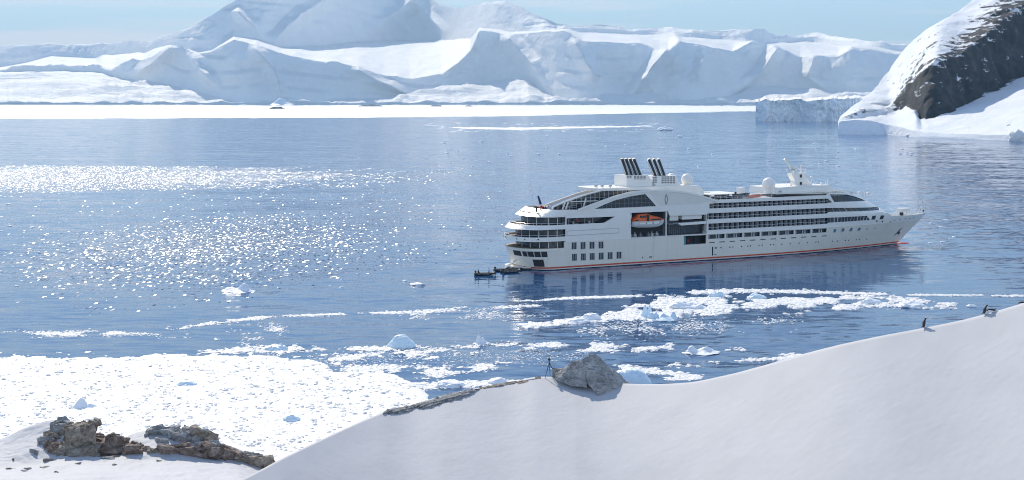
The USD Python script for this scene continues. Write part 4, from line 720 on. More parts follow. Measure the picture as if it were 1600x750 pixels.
ice_sheet('pack_ice', [(672, 198), (760, 201.5), (830, 202.5), (900, 200.5), (1000, 197.5), (1030, 197), (1000, 196), (900, 198), (820, 199), (740, 199)], 1.6, 0.3, 0.35, 0.7, 12, (50, 1.5, 2.2, 1.2), 'brash_white', label='thin pale streak of drift ice in the open water beyond the funnels', catg='sea ice')

# loose brash: thousands of small chunks in wind-drawn bands
def chunk(seed, flat_=0.45, sub=1):
    m = trimesh.creation.icosphere(sub); r = np.random.default_rng(seed); v = m.vertices * (0.72 + 0.5 * noise(m.vertices * 1.6 + seed * 3.7, seed)[:, None]); v[:, 2] *= flat_
    v[:, 0] *= r.uniform(0.8, 1.3); v += r.normal(0, 0.05, v.shape); return trimesh.Trimesh(v, m.faces)
def instancer(name, pos, size, nproto, mat, seed, label, catg, flat_=0.3):
    path = path_for(name); pi = UsdGeom.PointInstancer.Define(stage, path); targets = []; r = np.random.default_rng(seed)
    for k in range(nproto):
        q = f'{path}/ice_chunk' + (f'_{k:03d}' if k else ''); usdkit.mesh(stage, q, chunk(seed * 10 + k, flat_), MAT[mat]); targets.append(Sdf.Path(q))
    n = len(pos); pi.CreatePrototypesRel().SetTargets(targets); pi.CreateProtoIndicesAttr(Vt.IntArray.FromNumpy(r.integers(0, nproto, n).astype(np.int32)))
    pi.CreatePositionsAttr(Vt.Vec3fArray.FromNumpy(np.asarray(pos, np.float32)))
    pi.CreateScalesAttr(Vt.Vec3fArray.FromNumpy(np.repeat(np.asarray(size, np.float32)[:, None], 3, 1)))
    a = r.uniform(0, 2 * np.pi, n); pi.CreateOrientationsAttr(Vt.QuathArray([Gf.Quath(float(math.cos(t / 2)), 0, 0, float(math.sin(t / 2))) for t in a]))
    tag(pi, label, catg, kind='stuff'); return pi
def band(line, n, w, smin, smax, seed, clump=0.5, cs=25.0):
    """n chunks scattered about a polyline of the picture, w its half width in pixels (may vary along it)"""
    r = np.random.default_rng(seed); line = np.asarray(line, float); seg = np.r_[0, np.cumsum(np.hypot(np.diff(line[:, 0]), 4 * np.diff(line[:, 1])))]; out = []
    while len(out) < n:
        m = n * 3; t = r.uniform(0, seg[-1], m); u = np.interp(t, seg, line[:, 0]); v = np.interp(t, seg, line[:, 1]); ww = np.interp(t, seg, line[:, 2]) if line.shape[1] > 2 else w
        v2 = v + r.normal(0, 1, m) * ww * 0.55; u2 = u + r.normal(0, 6, m)
        d = fbm(np.stack([u2 / cs, v2 / (cs * 0.22), u2 * 0 + seed], -1), 4, seed); ok = d > clump * 0.72 + r.uniform(0, 0.16, m)
        out += list(zip(u2[ok], v2[ok]))
        if not ok.any(): break
    out = np.array(out[:n]); Y = CAM_H * FPX / (out[:, 1] - HORIZON); s = np.exp(r.uniform(math.log(smin), math.log(smax), len(out))) * (0.7 + 0.6 * r.random(len(out)))
    return np.c_[(out[:, 0] - CX) / FPX * Y, Y, r.uniform(-0.05, 0.04, len(out)) * s], s
def joined(*bs): return np.vstack([b[0] for b in bs]), np.r_[tuple(b[1] for b in bs)]
p, s = joined(band([(818, 470, 1.0), (900, 466, 1.3), (1000, 462.5, 1.4), (1060, 459, 1.6), (1100, 456, 2.5), (1180, 454.5, 2.5), (1290, 457, 1.9), (1420, 461, 1.1), (1600, 462.5, 0.8), (1700, 463, 0.8)], 4300, 1.4, 0.15, 0.6, 101, 0.5, 70),
              band([(1030, 474, 8), (1100, 470, 10), (1200, 469, 10), (1300, 470, 7), (1420, 473, 6), (1480, 477, 3)], 3600, 8, 0.15, 0.95, 102, 0.66, 34),
              band([(960, 487, 5), (1020, 483, 8), (1080, 480, 8), (1150, 478, 8), (1220, 482, 6), (1330, 482, 3)], 2200, 7, 0.15, 0.95, 103, 0.66, 34),
              band([(800, 512, 2), (860, 505, 3.5), (920, 500, 3), (990, 494, 5), (1060, 491, 5), (1120, 488, 4)], 2400, 3, 0.2, 0.8, 104, 0.5, 40),
              band([(900, 517, 12), (1000, 512, 12), (1100, 508, 10), (1250, 505, 8)], 900, 10, 0.1, 0.32, 105, 0.6, 40))
instancer('brash_ice', p, s, 6, 'brash_white', 11, 'long curved drift of broken white ice floating in front of the ship', 'sea ice')
p, s = joined(band([(270, 514, 2), (330, 505, 2), (400, 497, 2), (470, 493, 1.3), (560, 490, 1.2), (640, 488, 2.2), (720, 483, 3), (790, 480, 2), (840, 477, 1.5)], 1900, 1.6, 0.12, 0.42, 111, 0.5, 50),
              band([(0, 523, 4), (120, 522, 4), (230, 518, 4), (300, 524, 10), (390, 525, 14), (440, 515, 8)], 1500, 8, 0.1, 0.3, 112, 0.6, 45),
              band([(640, 495, 6), (760, 490, 8), (860, 488, 6)], 500, 6, 0.1, 0.3, 113, 0.6, 45))
instancer('brash_ice', p, s, 5, 'brash_white', 12, 'faint diagonal line of drifting ice crossing the water left of the ship', 'sea ice')
p, s = joined(band([(320, 552, 3), (400, 546, 6), (470, 545, 4), (520, 545, 3), (600, 545, 3), (680, 540, 4), (720, 538, 3)], 1700, 4, 0.1, 0.5, 121, 0.6, 40),
              band([(460, 562, 2), (530, 560, 4), (600, 556, 5), (700, 548, 6), (800, 541, 5), (900, 543, 5), (1000, 545, 4), (1060, 540, 3)], 1900, 5, 0.1, 0.45, 122, 0.66, 36),
              band([(540, 576, 5), (620, 577, 6), (680, 583, 9), (720, 577, 6), (790, 570, 5)], 1500, 6, 0.1, 0.45, 123, 0.62, 36),
              band([(660, 606, 3), (700, 600, 5), (760, 600, 4), (830, 596, 3)], 900, 4, 0.15, 0.5, 124, 0.4, 60),
              band([(1140, 545, 3), (1200, 552, 2), (1260, 557, 1.5), (1180, 562, 2), (1030, 572, 4), (960, 574, 4), (1090, 590, 4), (1040, 592, 3)], 1300, 3, 0.15, 0.5, 125, 0.55, 60),
              band([(830, 540, 4), (900, 536, 4), (960, 540, 3), (880, 548, 3), (960, 548, 3)], 900, 4, 0.1, 0.4, 126, 0.62, 36),
              band([(480, 565, 12), (640, 562, 14), (800, 556, 14), (950, 560, 12)], 900, 12, 0.08, 0.22, 127, 0.45, 60))
instancer('brash_ice', p, s, 5, 'brash_white', 13, 'scattered crumbs and patches of white ice between the brash sheet and the grey boulder', 'sea ice')
r = np.random.default_rng(31); q = r.uniform((-60, 560), (650, 720), (9000, 2)); q = q[inside(sg.Polygon(FIELD).buffer(-4), q)]; Y = CAM_H * FPX / (q[:, 1] - HORIZON)
instancer('brash_ice', np.c_[(q[:, 0] - CX) / FPX * Y, Y, r.uniform(0.05, 0.25, len(q))], np.exp(r.uniform(math.log(0.08), math.log(0.42), len(q))), 6, 'brash_white', 14, 'small loose ice lumps lying on top of the brash sheet at lower left', 'sea ice', 0.5)

def berg(w, d, h, seed, peaks=None, sub=4, rough=0.25, mat='ice_white', terr=False, grooves=0.0):
    m = trimesh.creation.icosphere(sub); v = m.vertices.copy(); v[:, 2] = np.where(v[:, 2] < 0, v[:, 2] * 0.35, v[:, 2])
    pw = np.sign(v[:, :2]) * np.abs(v[:, :2]) ** 0.9; v[:, :2] = pw
    v *= (1 + rough * (fbm(v * 1.7 + seed, 4, seed) - 0.5) * 2)[:, None]
    v[:, 2] += np.clip(v[:, 2], 0, 1) * (fbm(v * 1.3 + seed * 2.1, 3, seed + 5) - 0.5) * 1.5 * rough * 2
    if peaks is not None:
        hh = np.zeros(len(v))
        for px, py, ph, pr in peaks: hh = np.maximum(hh, ph * np.exp(-((v[:, 0] - px) ** 2 + (v[:, 1] - py) ** 2) / pr ** 2))
        up = v[:, 2] > 0; v[up, 2] = v[up, 2] * (0.22 + hh[up])
    if grooves: v *= (1 + grooves * np.sin(v[:, 0] * 24 + v[:, 2] * 9 + v[:, 1] * 3) * np.clip(v[:, 2] + 0.2, 0, 1))[:, None]
    v *= np.array([w / 2, d / 2, h]); return trimesh.Trimesh(v, m.faces)
def iceberg(name, u, v, w, h, seed, label, catg, mat='ice_white', depth=0.7, peaks=None, rough=0.25, grooves=0.0, rz=0.0, lift=0.0, group=None, sub=4, z=0.0):
    p = ground(u, v, z); sc = p[1] / FPX; m = berg(w * sc, w * sc * depth, h * sc, seed, peaks, sub, rough, mat, grooves=grooves)
    pr = obj(name, m, mat, smooth=True); x = UsdGeom.Xformable(pr.GetPrim() if hasattr(pr, 'GetPrim') else pr); x.AddTranslateOp().Set(Gf.Vec3d(float(p[0]), float(p[1] + w * sc * depth * 0.2), float(z + lift))); x.AddRotateZOp().Set(float(rz))
    return tag(pr, label, catg, group)
iceberg('ice_floe', 370, 456, 50, 10, 1, 'flat white ice floe with a raised right end floating alone left of the ship', 'ice floe', peaks=[(-0.6, 0, 0.45, 0.5), (0.45, 0, 1.0, 0.35)], rough=0.3)
iceberg('growler', 627, 543, 42, 17, 2, 'smooth dome of pale greenish ice floating left of the grey boulder', 'growler', 'ice_blue', 0.8, rough=0.22)
iceberg('growler', 752, 538, 27, 12, 3, 'small jagged lump of white ice midway between the dome and the ship', 'growler', peaks=[(-0.35, 0, 1.0, 0.3), (0.2, 0.1, 0.5, 0.4)], rough=0.4)
iceberg('growler', 986, 605, 66, 28, 4, 'rounded pale blue ice block with diagonal grooves behind the grey boulder', 'growler', 'ice_blue', 0.7, rough=0.12, grooves=0.014, sub=5)
iceberg('growler', 1036, 501, 48, 17, 5, 'sculpted bluish ice piece with spires and a raised horn in front of the ship', 'growler', 'ice_blue', 0.7, peaks=[(-0.75, 0, 0.9, 0.22), (-0.45, 0.1, 0.55, 0.2), (0.1, 0, 0.35, 0.4), (0.75, 0, 0.85, 0.22)], rough=0.35)
iceberg('growler', 1012, 496, 22, 17, 6, 'twin knobbly ice spires just left of the sculpted bluish piece', 'growler', 'ice_blue', 0.8, peaks=[(-0.4, 0, 1, 0.35), (0.4, 0, 0.8, 0.35)], rough=0.4)
iceberg('ice_floe', 1098, 553, 56, 11, 7, 'low lumpy white floe in open water above the right snow slope', 'ice floe', peaks=[(-0.6, 0, 0.6, 0.3), (0.3, 0.1, 0.9, 0.4)], rough=0.45)
iceberg('ice_floe', 925, 500, 32, 9, 8, 'small round-topped floe at the left end of the drift below the ship', 'ice floe', rough=0.35)
iceberg('ice_floe', 905, 504, 36, 5, 9, 'long thin slab of ice left of the round-topped floe', 'ice floe', rough=0.35, depth=0.5)
iceberg('ice_floe', 1075, 483, 62, 10, 10, 'broad heap of white ice rubble below the middle of the ship', 'ice floe', rough=0.5)
iceberg('ice_floe', 1120, 464, 26, 7, 12, 'pale blue hummock in the ice edge under the hull amidships', 'ice floe', 'ice_blue', rough=0.4)
iceberg('ice_floe', 1183, 467, 30, 7, 13, 'bluish hummock in the drift ice right of amidships', 'ice floe', 'ice_blue', rough=0.4)
iceberg('ice_floe', 1360, 475, 36, 7, 14, 'white floe in the right part of the drift under the bow', 'ice floe', rough=0.4)
iceberg('ice_floe', 1425, 480, 44, 6, 15, 'low double floe just above the standing penguins', 'ice floe', rough=0.45)
iceberg('ice_floe', 1519, 479.5, 16, 3.5, 16, 'tiny isolated floe between the two standing penguins', 'ice floe', rough=0.3)
iceberg('ice_floe', 702, 604, 46, 9, 17, 'white floe grounded at the foot of the snow ridge left of the tripod', 'ice floe', rough=0.3)
iceberg('ice_floe', 778, 600, 34, 9, 18, 'smooth white floe peeping over the ridge beside the tripod', 'ice floe', rough=0.25)
iceberg('ice_floe', 132, 640, 42, 15, 19, 'large white ice lump frozen into the brash sheet above the left rocks', 'ice floe', rough=0.3, peaks=[(-0.4, 0, 1, 0.5), (0.5, 0, 0.5, 0.4)])
iceberg('ice_floe', 292, 604, 32, 7, 20, 'flat bluish floe frozen into the middle of the brash sheet', 'ice floe', 'ice_blue', rough=0.35)
iceberg('ice_floe', 214, 565, 32, 4.5, 21, 'flat bluish floe at the upper edge of the brash sheet', 'ice floe', 'ice_blue', rough=0.35)
iceberg('ice_floe', 455, 660, 30, 9, 22, 'pale turquoise lump in the brash sheet beside the snow ridge', 'ice floe', 'ice_blue', rough=0.4)
iceberg('ice_floe', 432, 547, 34, 8, 23, 'bluish hummock at the far edge of the brash sheet', 'ice floe', 'ice_blue', rough=0.4)
iceberg('ice_floe', 652, 445, 24, 3, 24, 'thin sliver of white ice left of the small boats', 'ice floe', rough=0.3)
iceberg('ice_floe', 1040, 204, 26, 4.5, 25, 'far white ice piece with a hump in open water beyond the forward mast', 'ice floe', rough=0.4)
iceberg('ice_floe', 1063, 214.5, 9, 3, 26, 'tiny far ice piece below and right of the humped one', 'ice floe', rough=0.3)
iceberg('iceberg', 440, 163.8, 38, 8, 27, 'low pyramid of snowy ice standing at the far shore left of centre', 'iceberg', peaks=[(-0.15, 0, 1, 0.5), (0.5, 0, 0.3, 0.4)], rough=0.2)
iceberg('iceberg', 434, 170.4, 22, 3.2, 28, 'tiny grey ragged ice piece standing in the far pack ice', 'iceberg', 'rubber_grey', rough=0.5, depth=0.3)
for u, w, h, sd, lb in ((580, 36, 3, 40, 'low dark skerry at the far shore below the sunlit glacier'), (682, 17, 2.4, 41, 'smaller dark skerry at the far shore right of the long one'), (733, 12, 1.6, 42, 'faint low skerry farthest right along the far shore')):
    iceberg('skerry', u, 166.5, w, h, sd, lb, 'islet', 'rock_grey', rough=0.5, depth=0.3)
for u, v, w, h, sd, lb in ((1401, 210.5, 22, 15, 51, 'rounded snow block left of two at the headland waterline'), (1421, 211.5, 17, 15, 52, 'rounded snow block right of two at the headland waterline'), (1440, 213.5, 40, 11, 53, 'low snowy hummock at the waterline under the dark rock face'), (1592, 221, 26, 16, 54, 'snowy boulder at the waterline at the right edge of the picture'), (1585, 217, 40, 20, 55, 'large snowy mound on the shore at the right edge')):
    iceberg('snow_block', u, v, w, h, sd, lb, 'snow block', 'snow_far', rough=0.35)
def bits(n, uv0, uv1, wmin, wmax, seed, label, group, skip=None):
    r = np.random.default_rng(seed); k = 0
    while k < n:
        u, v = r.uniform(uv0, uv1); p = ground(u, v); w = r.uniform(wmin, wmax)
        if skip and skip(u, v): continue
        iceberg('ice_floe', u, v, w, w * r.uniform(0.16, 0.26), 200 + seed * 40 + k, label, 'ice floe', rough=0.4, group=group, sub=1); k += 1
bits(34, (650, 212), (1170, 262), 3, 7, 3, 'speck of white ice floating in the open water behind the ship', 'ice specks behind the ship', lambda u, v: 960 < u < 1060 and v > 244)
bits(18, (1180, 215), (1440, 262), 3, 7, 4, 'speck of white ice floating between the forward mast and the headland', 'ice specks before the headland', lambda u, v: u > 1320 and v < 222 or 1215 < u < 1265 and v > 240)
bits(7, (1452, 330), (1500, 380), 4, 9, 5, 'small ice piece floating just ahead of the bow', 'ice pieces ahead of the bow')
bits(22, (20, 330), (640, 450), 3, 8, 6, 'speck of ice floating in the glittering water left of the ship', 'ice specks in the glitter')
bits(8, (0, 300), (60, 420), 4, 9, 7, 'small ice fragment floating near the left edge of the picture', 'ice fragments at the left edge')

# ------------------------------------------------------------------ rocks
def block(pts, seed, edge=0.22, amp=0.16, strata=(0.2, 0.5, 1.0), soft=3):
    m = trimesh.convex.convex_hull(np.asarray(pts, float)); M = manifold3d.Manifold(manifold3d.Mesh(m.vertices.astype(np.float32), m.faces.astype(np.uint32))).refine_to_length(edge); q = M.to_mesh()
    t = trimesh.Trimesh(q.vert_properties[:, :3], q.tri_verts, process=True); trimesh.smoothing.filter_taubin(t, iterations=soft); v = t.vertices; n = t.vertex_normals; ext = v.max(0) - v.min(0)
    r = np.random.default_rng(seed + 900); w = v + (np.stack([noise(v * 1.4 + k * 17, seed) for k in range(3)], 1) - 0.5) * 0.5
    out = 0
    for cells, a in ((max(6, int(ext.prod() / 1.1)), 1.7), (max(14, int(ext.prod() / 0.16)), 0.8)):
        c = v.min(0) - 0.2 + r.random((min(cells, 900), 3)) * (ext + 0.4); k = cKDTree(c * np.array([1, 1, 1.25])).query(w * np.array([1, 1, 1.25]))[1]; off = r.uniform(-1, 0.45, len(c)); nd = r.normal(0, 0.5, (len(c), 3)); out = out + a * (off[k] + np.einsum('ij,ij->i', w - c[k], nd[k]) * 0.6)
    v = v + n * (out * amp + (ridged(v * 0.9, 4, seed) - 0.55) * amp * 1.2 + (fbm(v * 5, 3, seed + 3) - 0.5) * amp * 0.7)[:, None]
    return trimesh.Trimesh(v, t.faces)
def slab(u0, u1, v0, v1, Y, depth, seed, lean=0.0, top=0.6, skew=0.0):
    """corner points of a rough block whose front fills the picture box u0..u1, v0..v1 at distance Y"""
    r = np.random.default_rng(seed); P = []
    for u, v, dy in ((u0, v1, 0), (u1, v1, 0), (u0, v1, depth), (u1, v1, depth)): P.append(at(u, v + 6, Y + dy))
    for u, v, dy in ((u0, v0, lean), (u1, v0, lean), (u0, v0, depth * top), (u1, v0, depth * top)):
        k = skew if u == u1 else 0; P.append(at(u + r.uniform(-3, 3), v + k + r.uniform(-1, 2.5), Y + dy) if dy <= lean else at(u + r.uniform(-4, 4), v + k, Y) + np.array([0, dy, r.uniform(-0.35, -0.1)]))
    for _ in range(4): u, v = r.uniform(u0, u1), r.uniform(v0, v1); P.append(at(u, v, Y - r.uniform(0.05, 0.5)))
    return P
b = thing('boulder', 'big pointed grey boulder with cracked faces on the crest of the snow slope', 'boulder')
A = lambda u, v, Y: at(u, v, Y)
back = lambda p, dy, dz: np.asarray(p) + np.array([0, dy, dz])
main = [A(900, 568, 131.2), A(923, 551, 131.5), A(931, 551.5, 131.3), A(947, 568, 131), A(960, 581, 130.6), A(973, 592, 130.2), A(990, 606, 129.8), A(986, 614, 129.0), A(934, 617, 128.6), A(922, 604, 129.4), A(905, 592, 130.4), A(932, 580, 129.9), A(958, 596, 129.1)]
main += [back(A(925, 554, 131.5), 1.2, -0.7), back(A(902, 570, 131.5), 3, -1.2), back(A(990, 606, 129.8), 3.5, -0.8), back(A(947, 575, 131), 4.5, -2.5)]
obj('rock_mass', block(main, 3, 0.10, 0.085, soft=1), 'rock_grey', b, smooth=22)
sh_ = [A(866, 583, 132.5), A(880, 575, 132.2), A(903, 562, 131.6), A(912, 566, 131), A(918, 606, 129.4), A(893, 604, 130.4), A(868, 594, 131.6), back(A(880, 577, 132.2), 3, -0.6), back(A(905, 565, 131.6), 3, -0.8)]
obj('rock_shoulder', block(sh_, 5, 0.10, 0.075, soft=1), 'rock_grey', b, smooth=22)
obj('loose_rock', block(slab(978, 993, 597, 606, 129.6, 1.0, 8), 8, 0.1, 0.05), 'rock_grey', b, smooth=22)
s2 = thing('boulder', 'small round grey boulder beside the tripod left of the big pointed one', 'boulder'); obj('rock_mass', block(slab(862, 878, 574, 586, 133.4, 1.0, 9), 9, 0.1, 0.06), 'rock_grey', s2, smooth=22)
o = thing('rock_outcrop', 'long low ledge of bare grey rock along the snow ridge left of the tripod', 'rock outcrop')
def rock_skin(knots_, seed, thick):
    """bare rock showing through the snow slope: (u, upper v, lower v) of its outline, a rough crust a hand or two thick"""
    k = np.asarray(knots_, float); uu = np.arange(k[0, 0], k[-1, 0], 0.9); n = 22; V = np.zeros((len(uu), n, 3))
    for a_, u in enumerate(uu):
        v0, v1 = np.interp(u, k[:, 0], k[:, 1]), np.interp(u, k[:, 0], k[:, 2]); v0 += 2.4 * (fbm(np.array([u / 9, 0.5, seed]), 3, seed) - 0.5); v1 += 5 * (fbm(np.array([u / 11, 5.5, seed]), 4, seed) - 0.5); v1 = max(v1, v0 + 0.4)
        for b_, s_ in enumerate(np.linspace(0, 1, n)): V[a_, b_] = ledge_at(u, v0 + (v1 - v0) * s_, SLOPE)
    s_ = np.linspace(0, 1, n)[None]; e_ = np.minimum(1, np.minimum(np.arange(len(uu)), len(uu) - 1 - np.arange(len(uu))) / 6.0)[:, None]; w = V * np.array([1.6, 1.6, 3.0])
    cells = np.random.default_rng(seed).random((220, 3)) * (w.reshape(-1, 3).max(0) - w.reshape(-1, 3).min(0)) + w.reshape(-1, 3).min(0); kk = cKDTree(cells).query((w + (np.stack([noise(w * 1.3 + q_ * 9, seed) for q_ in range(3)], -1) - 0.5) * 0.9).reshape(-1, 3))[1].reshape(w.shape[:2]); off = np.random.default_rng(seed + 1).uniform(0.25, 1.0, 220)[kk]
    h = thick * (np.sin(np.pi * np.clip(s_, 0.0, 1) ** 0.8) ** 0.5) * e_ * (0.35 + 0.75 * off + 0.5 * (fbm(w * 2.2, 3, seed) - 0.5)) - 0.06
    V[..., 2] += h * 0.8; V[..., 1] -= h * 0.6; f = grid_faces(len(uu), n); return trimesh.Trimesh(V.reshape(-1, 3), f, process=False)
for nm_, kn, th_, mt in (('rock_ledge', [(596, 646, 647), (606, 641, 648), (622, 637.5, 647), (640, 634, 643), (652, 631, 637), (662, 628.5, 632)], 0.30, 'rock_grey'), ('rock_ledge', [(648, 634, 635), (660, 629, 640), (676, 624, 637), (692, 618.5, 630), (706, 615, 626), (724, 612, 622), (740, 609, 614), (752, 607, 608)], 0.34, 'rock_grey'), ('rock_ledge', [(745, 607, 608), (770, 602, 606), (800, 597, 601), (830, 592, 594), (850, 588.5, 589)], 0.16, 'rock_tan')):
    obj(nm_, rock_skin(kn, int(kn[0][0]), th_), mt, o, smooth=30)
def outcrop(label, blocks):
    o = thing('rock_outcrop', label, 'rock outcrop')
    for k, (u0, u1, v0, v1, Y, d, mat, skew, nm) in enumerate(blocks): Y = ledge_at((u0 + u1) / 2, v1 - 1)[1] + 0.05; obj(nm, block(slab(u0, u1, v0, v1, Y, d, int(u0 + v0), 0.5, 0.6, skew), int(u0), 0.085, 0.17), mat, o, smooth=22)
outcrop('left rock outcrop with an upright grey block and reddish brown rocks beside it', [
    (70, 150, 696, 712, 120, 3.0, 'rock_tan', 0, 'base_rock'), (140, 228, 696, 712, 120, 2.4, 'rock_brown', 3, 'base_rock'), (97, 147, 664, 709, 120.5, 3.0, 'rock_tan', -1, 'upright_block'), (78, 104, 657, 680, 122, 3, 'rock_grey', 2, 'rock_block'), (68, 100, 672, 686, 120.6, 2, 'rock_tan', 4, 'rock_slab'), (60, 84, 684, 696, 120, 1.5, 'rock_grey', 3, 'rock_slab'),
    (72, 102, 690, 706, 119.6, 1.6, 'rock_brown', 3, 'rock_block'), (142, 178, 680, 704, 120.2, 2.6, 'rock_brown', 2, 'rock_block'), (166, 200, 680, 709, 119.8, 2.4, 'rock_brown', 6, 'rock_block'), (192, 226, 697, 711, 119.4, 1.8, 'rock_brown', 3, 'rock_block'),
    (112, 150, 697, 712, 119.3, 1.4, 'rock_tan', 3, 'rubble'), (46, 60, 700, 709, 119, 0.9, 'rock_grey', 2, 'rubble'), (226, 250, 698, 708, 119.5, 1.0, 'rock_tan', 3, 'rock_slab')])
outcrop('right rock outcrop with a rounded grey top above a row of reddish blocks', [
    (250, 345, 696, 713, 120, 2.4, 'rock_brown', 4, 'base_rock'), (335, 425, 708, 723, 120, 2.0, 'rock_tan', 8, 'base_rock'), (226, 272, 671, 681, 121.6, 3.0, 'rock_grey', -3, 'rock_ledge'), (264, 318, 671, 691, 121.6, 3.0, 'rock_grey', 1, 'rock_ledge'), (244, 262, 684, 692, 121, 1.2, 'rock_grey', 2, 'rubble'), (205, 230, 690, 699, 121, 1.0, 'rock_tan', 3, 'rubble'), (296, 338, 668, 693, 120.9, 2.6, 'rock_tan', 9, 'rounded_boulder'), (255, 292, 691, 706, 119.8, 1.8, 'rock_brown', 5, 'rock_block'), (284, 324, 695, 714, 119.5, 1.8, 'rock_brown', 4, 'rock_block'),
    (305, 345, 690, 708, 120.2, 2.0, 'rock_grey', 4, 'rock_block'), (322, 354, 699, 717, 119.4, 1.6, 'rock_brown', 4, 'rock_block'), (346, 379, 697, 719, 119.6, 1.8, 'rock_brown', 12, 'rock_block'), (372, 408, 706, 724, 119.5, 1.6, 'rock_grey', 7, 'rock_slab'), (402, 428, 712, 725, 119.5, 1.4, 'rock_tan', 5, 'rock_slab')])
for k, (u, v, w) in enumerate(((75, 719, 15), (40, 733, 11), (122, 724, 13), (184, 713, 14), (172, 717, 18), (248, 720, 11), (15, 733, 8), (38, 736, 7), (88, 738, 7), (70, 731, 16), (178, 726, 4), (160, 716, 9), (20, 717, 6))):
    Y = ledge_at(u, v)[1]; m = block(slab(u - w / 2, u + w / 2, v - w * 0.22, v + w * 0.16, Y, 0.6, 400 + k), 400 + k, 0.1, 0.05); tag(obj('stone', m, 'rock_grey' if k % 3 else 'rock_tan', smooth=22), 'small grey stone poking out of the snow below the left rock outcrops', 'stone', 'stones in the snow below the outcrops')

# ------------------------------------------------------------------ small boats, lifeboat, people, penguins, tripod
lb0 = c1(826, 440, -8); lb = thing('lifeboat', 'orange and white enclosed lifeboat hanging in the recess of the cruise ship', 'lifeboat', (*(S0 + SD * lb0[0] - SN * -(-8.0 + 0) * 1.0 * 1).tolist(), 0) if False else (float(S0[0] + SD[0] * lb0[0] + SN[0] * -8.1), float(S0[1] + SD[1] * lb0[0] + SN[1] * -8.1), 10.0), TH)
def boat_loft(secs, n=16):
    """secs: (x, half breadth, z keel, z top)"""
    V = []
    for x, b, k, t in secs:
        a = np.linspace(0, np.pi, n); V.append(np.c_[np.full(n, x), -b * np.cos(a) * np.sign(1) , t - (t - k) * np.sin(a) ** 0.7])
    V = np.vstack(V); f = grid_faces(len(secs), n); m = trimesh.Trimesh(V, f, process=False); c = trimesh.convex.convex_hull(V) if False else m
    tops = [np.r_[0:len(secs)] * n, np.r_[0:len(secs)] * n + n - 1]; i = np.arange(len(secs) - 1); f2 = np.vstack([np.c_[tops[0][i], tops[0][i + 1], tops[1][i + 1]], np.c_[tops[0][i], tops[1][i + 1], tops[1][i]]])
    return trimesh.Trimesh(V, np.vstack([f, f2]), process=False)
obj('hull', boat_loft([(-5.3, 0.3, 1.0, 1.9), (-5.0, 1.35, 0.35, 1.85), (-3, 1.75, 0.0, 1.8), (0, 1.85, -0.1, 1.75), (3, 1.6, 0.0, 1.8), (4.6, 0.9, 0.5, 1.9), (5.5, 0.05, 1.5, 2.0)]), 'lifeboat_white', lb, smooth=40)
def canopy(secs, n=14):
    V = []
    for x, b, z0, z1 in secs: a = np.linspace(0, np.pi, n); V.append(np.c_[np.full(n, x), -b * np.sign(np.cos(a)) * np.abs(np.cos(a)) ** 0.6, z0 + (z1 - z0) * np.sin(a) ** 0.6])
    V = np.vstack(V); return trimesh.Trimesh(V, grid_faces(len(secs), n)[:, ::-1], process=False)
obj('canopy', canopy([(-5.2, 0.3, 1.85, 2.0), (-5.0, 1.3, 1.85, 2.7), (-4.2, 1.6, 1.85, 3.1), (-3.6, 1.65, 1.85, 3.9), (-0.2, 1.7, 1.85, 3.9), (0.2, 1.7, 1.85, 3.6), (3.2, 1.45, 1.85, 2.9), (5.0, 0.5, 1.9, 2.3), (5.4, 0.05, 1.95, 2.05)]), 'lifeboat_orange', lb, smooth=35)
obj('fender_rail', cat([path_tube([(-5.1, s * 1.35, 1.85), (-3, s * 1.8, 1.82), (0, s * 1.9, 1.78), (3, s * 1.65, 1.82), (4.6, s * 0.95, 1.92), (5.5, 0, 2.0)], 0.1) for s in (-1, 1)]), 'lifeboat_white', lb)
obj('dark_band', box(-1.3, -0.5, -1.74, -1.5, 1.9, 3.7), 'dark_gear', lb)
for x0, x1, z0, z1 in ((-3.4, -1.6, 2.9, 3.5), (0.2, 3.4, 2.15, 2.5), (-4.9, -4.0, 2.1, 2.4)): obj('window', box(x0, x1, -1.73, -1.3, z0, z1), 'dark_glass', lb)
for x in (-3.6, -1.4, 0.9): obj('hull_panel', box(x, x + 1.9, -1.88, -1.6, 1.12, 1.55), 'ship_white', lb); obj('panel_gap', box(x + 1.95, x + 2.08, -1.86, -1.6, 1.1, 1.58), 'dark_gear', lb)
obj('falls', cat([tube((-4.2, 0, 3.0), (-4.2, 0, 4.3), 0.07), tube((4.2, 0, 2.5), (4.2, 0, 4.2), 0.07)]), 'dark_gear', lb)

def hand(p, d, r=0.011):
    """palm, four unequal bent fingers and a thumb leaving the side of the palm"""
    p, d = np.asarray(p, float), np.asarray(d, float) / np.linalg.norm(d); s = np.cross(d, [0, 0, 1.0]); s = s / np.linalg.norm(s) if np.linalg.norm(s) > 1e-6 else np.array([1.0, 0, 0]); up = np.cross(s, d)
    S = lambda c, q: manifold3d.Manifold.sphere(q, 6).translate([float(t) for t in c]); H = manifold3d.Manifold.batch_hull
    M = H([S(p + s * a, 0.018) for a in (-0.03, 0.03)] + [S(p + d * 0.085 + s * a, 0.014) for a in (-0.036, 0.036)])
    for k, L_ in enumerate((0.068, 0.078, 0.072, 0.056)):
        b_ = p + d * 0.085 + s * (-0.036 + 0.024 * k); m_ = b_ + d * L_ * 0.55 - up * 0.01; e = m_ + d * L_ * 0.35 - up * 0.03; M = M + H([S(b_, r), S(m_, r * 0.9)]) + H([S(m_, r * 0.9), S(e, r * 0.75)])
    b_ = p + d * 0.02 - s * 0.03; e = b_ + d * 0.045 - s * 0.035 - up * 0.012; M = M + H([S(b_, 0.014), S(e, 0.011)]); q = M.to_mesh(); return trimesh.Trimesh(q.vert_properties[:, :3], q.tri_verts)
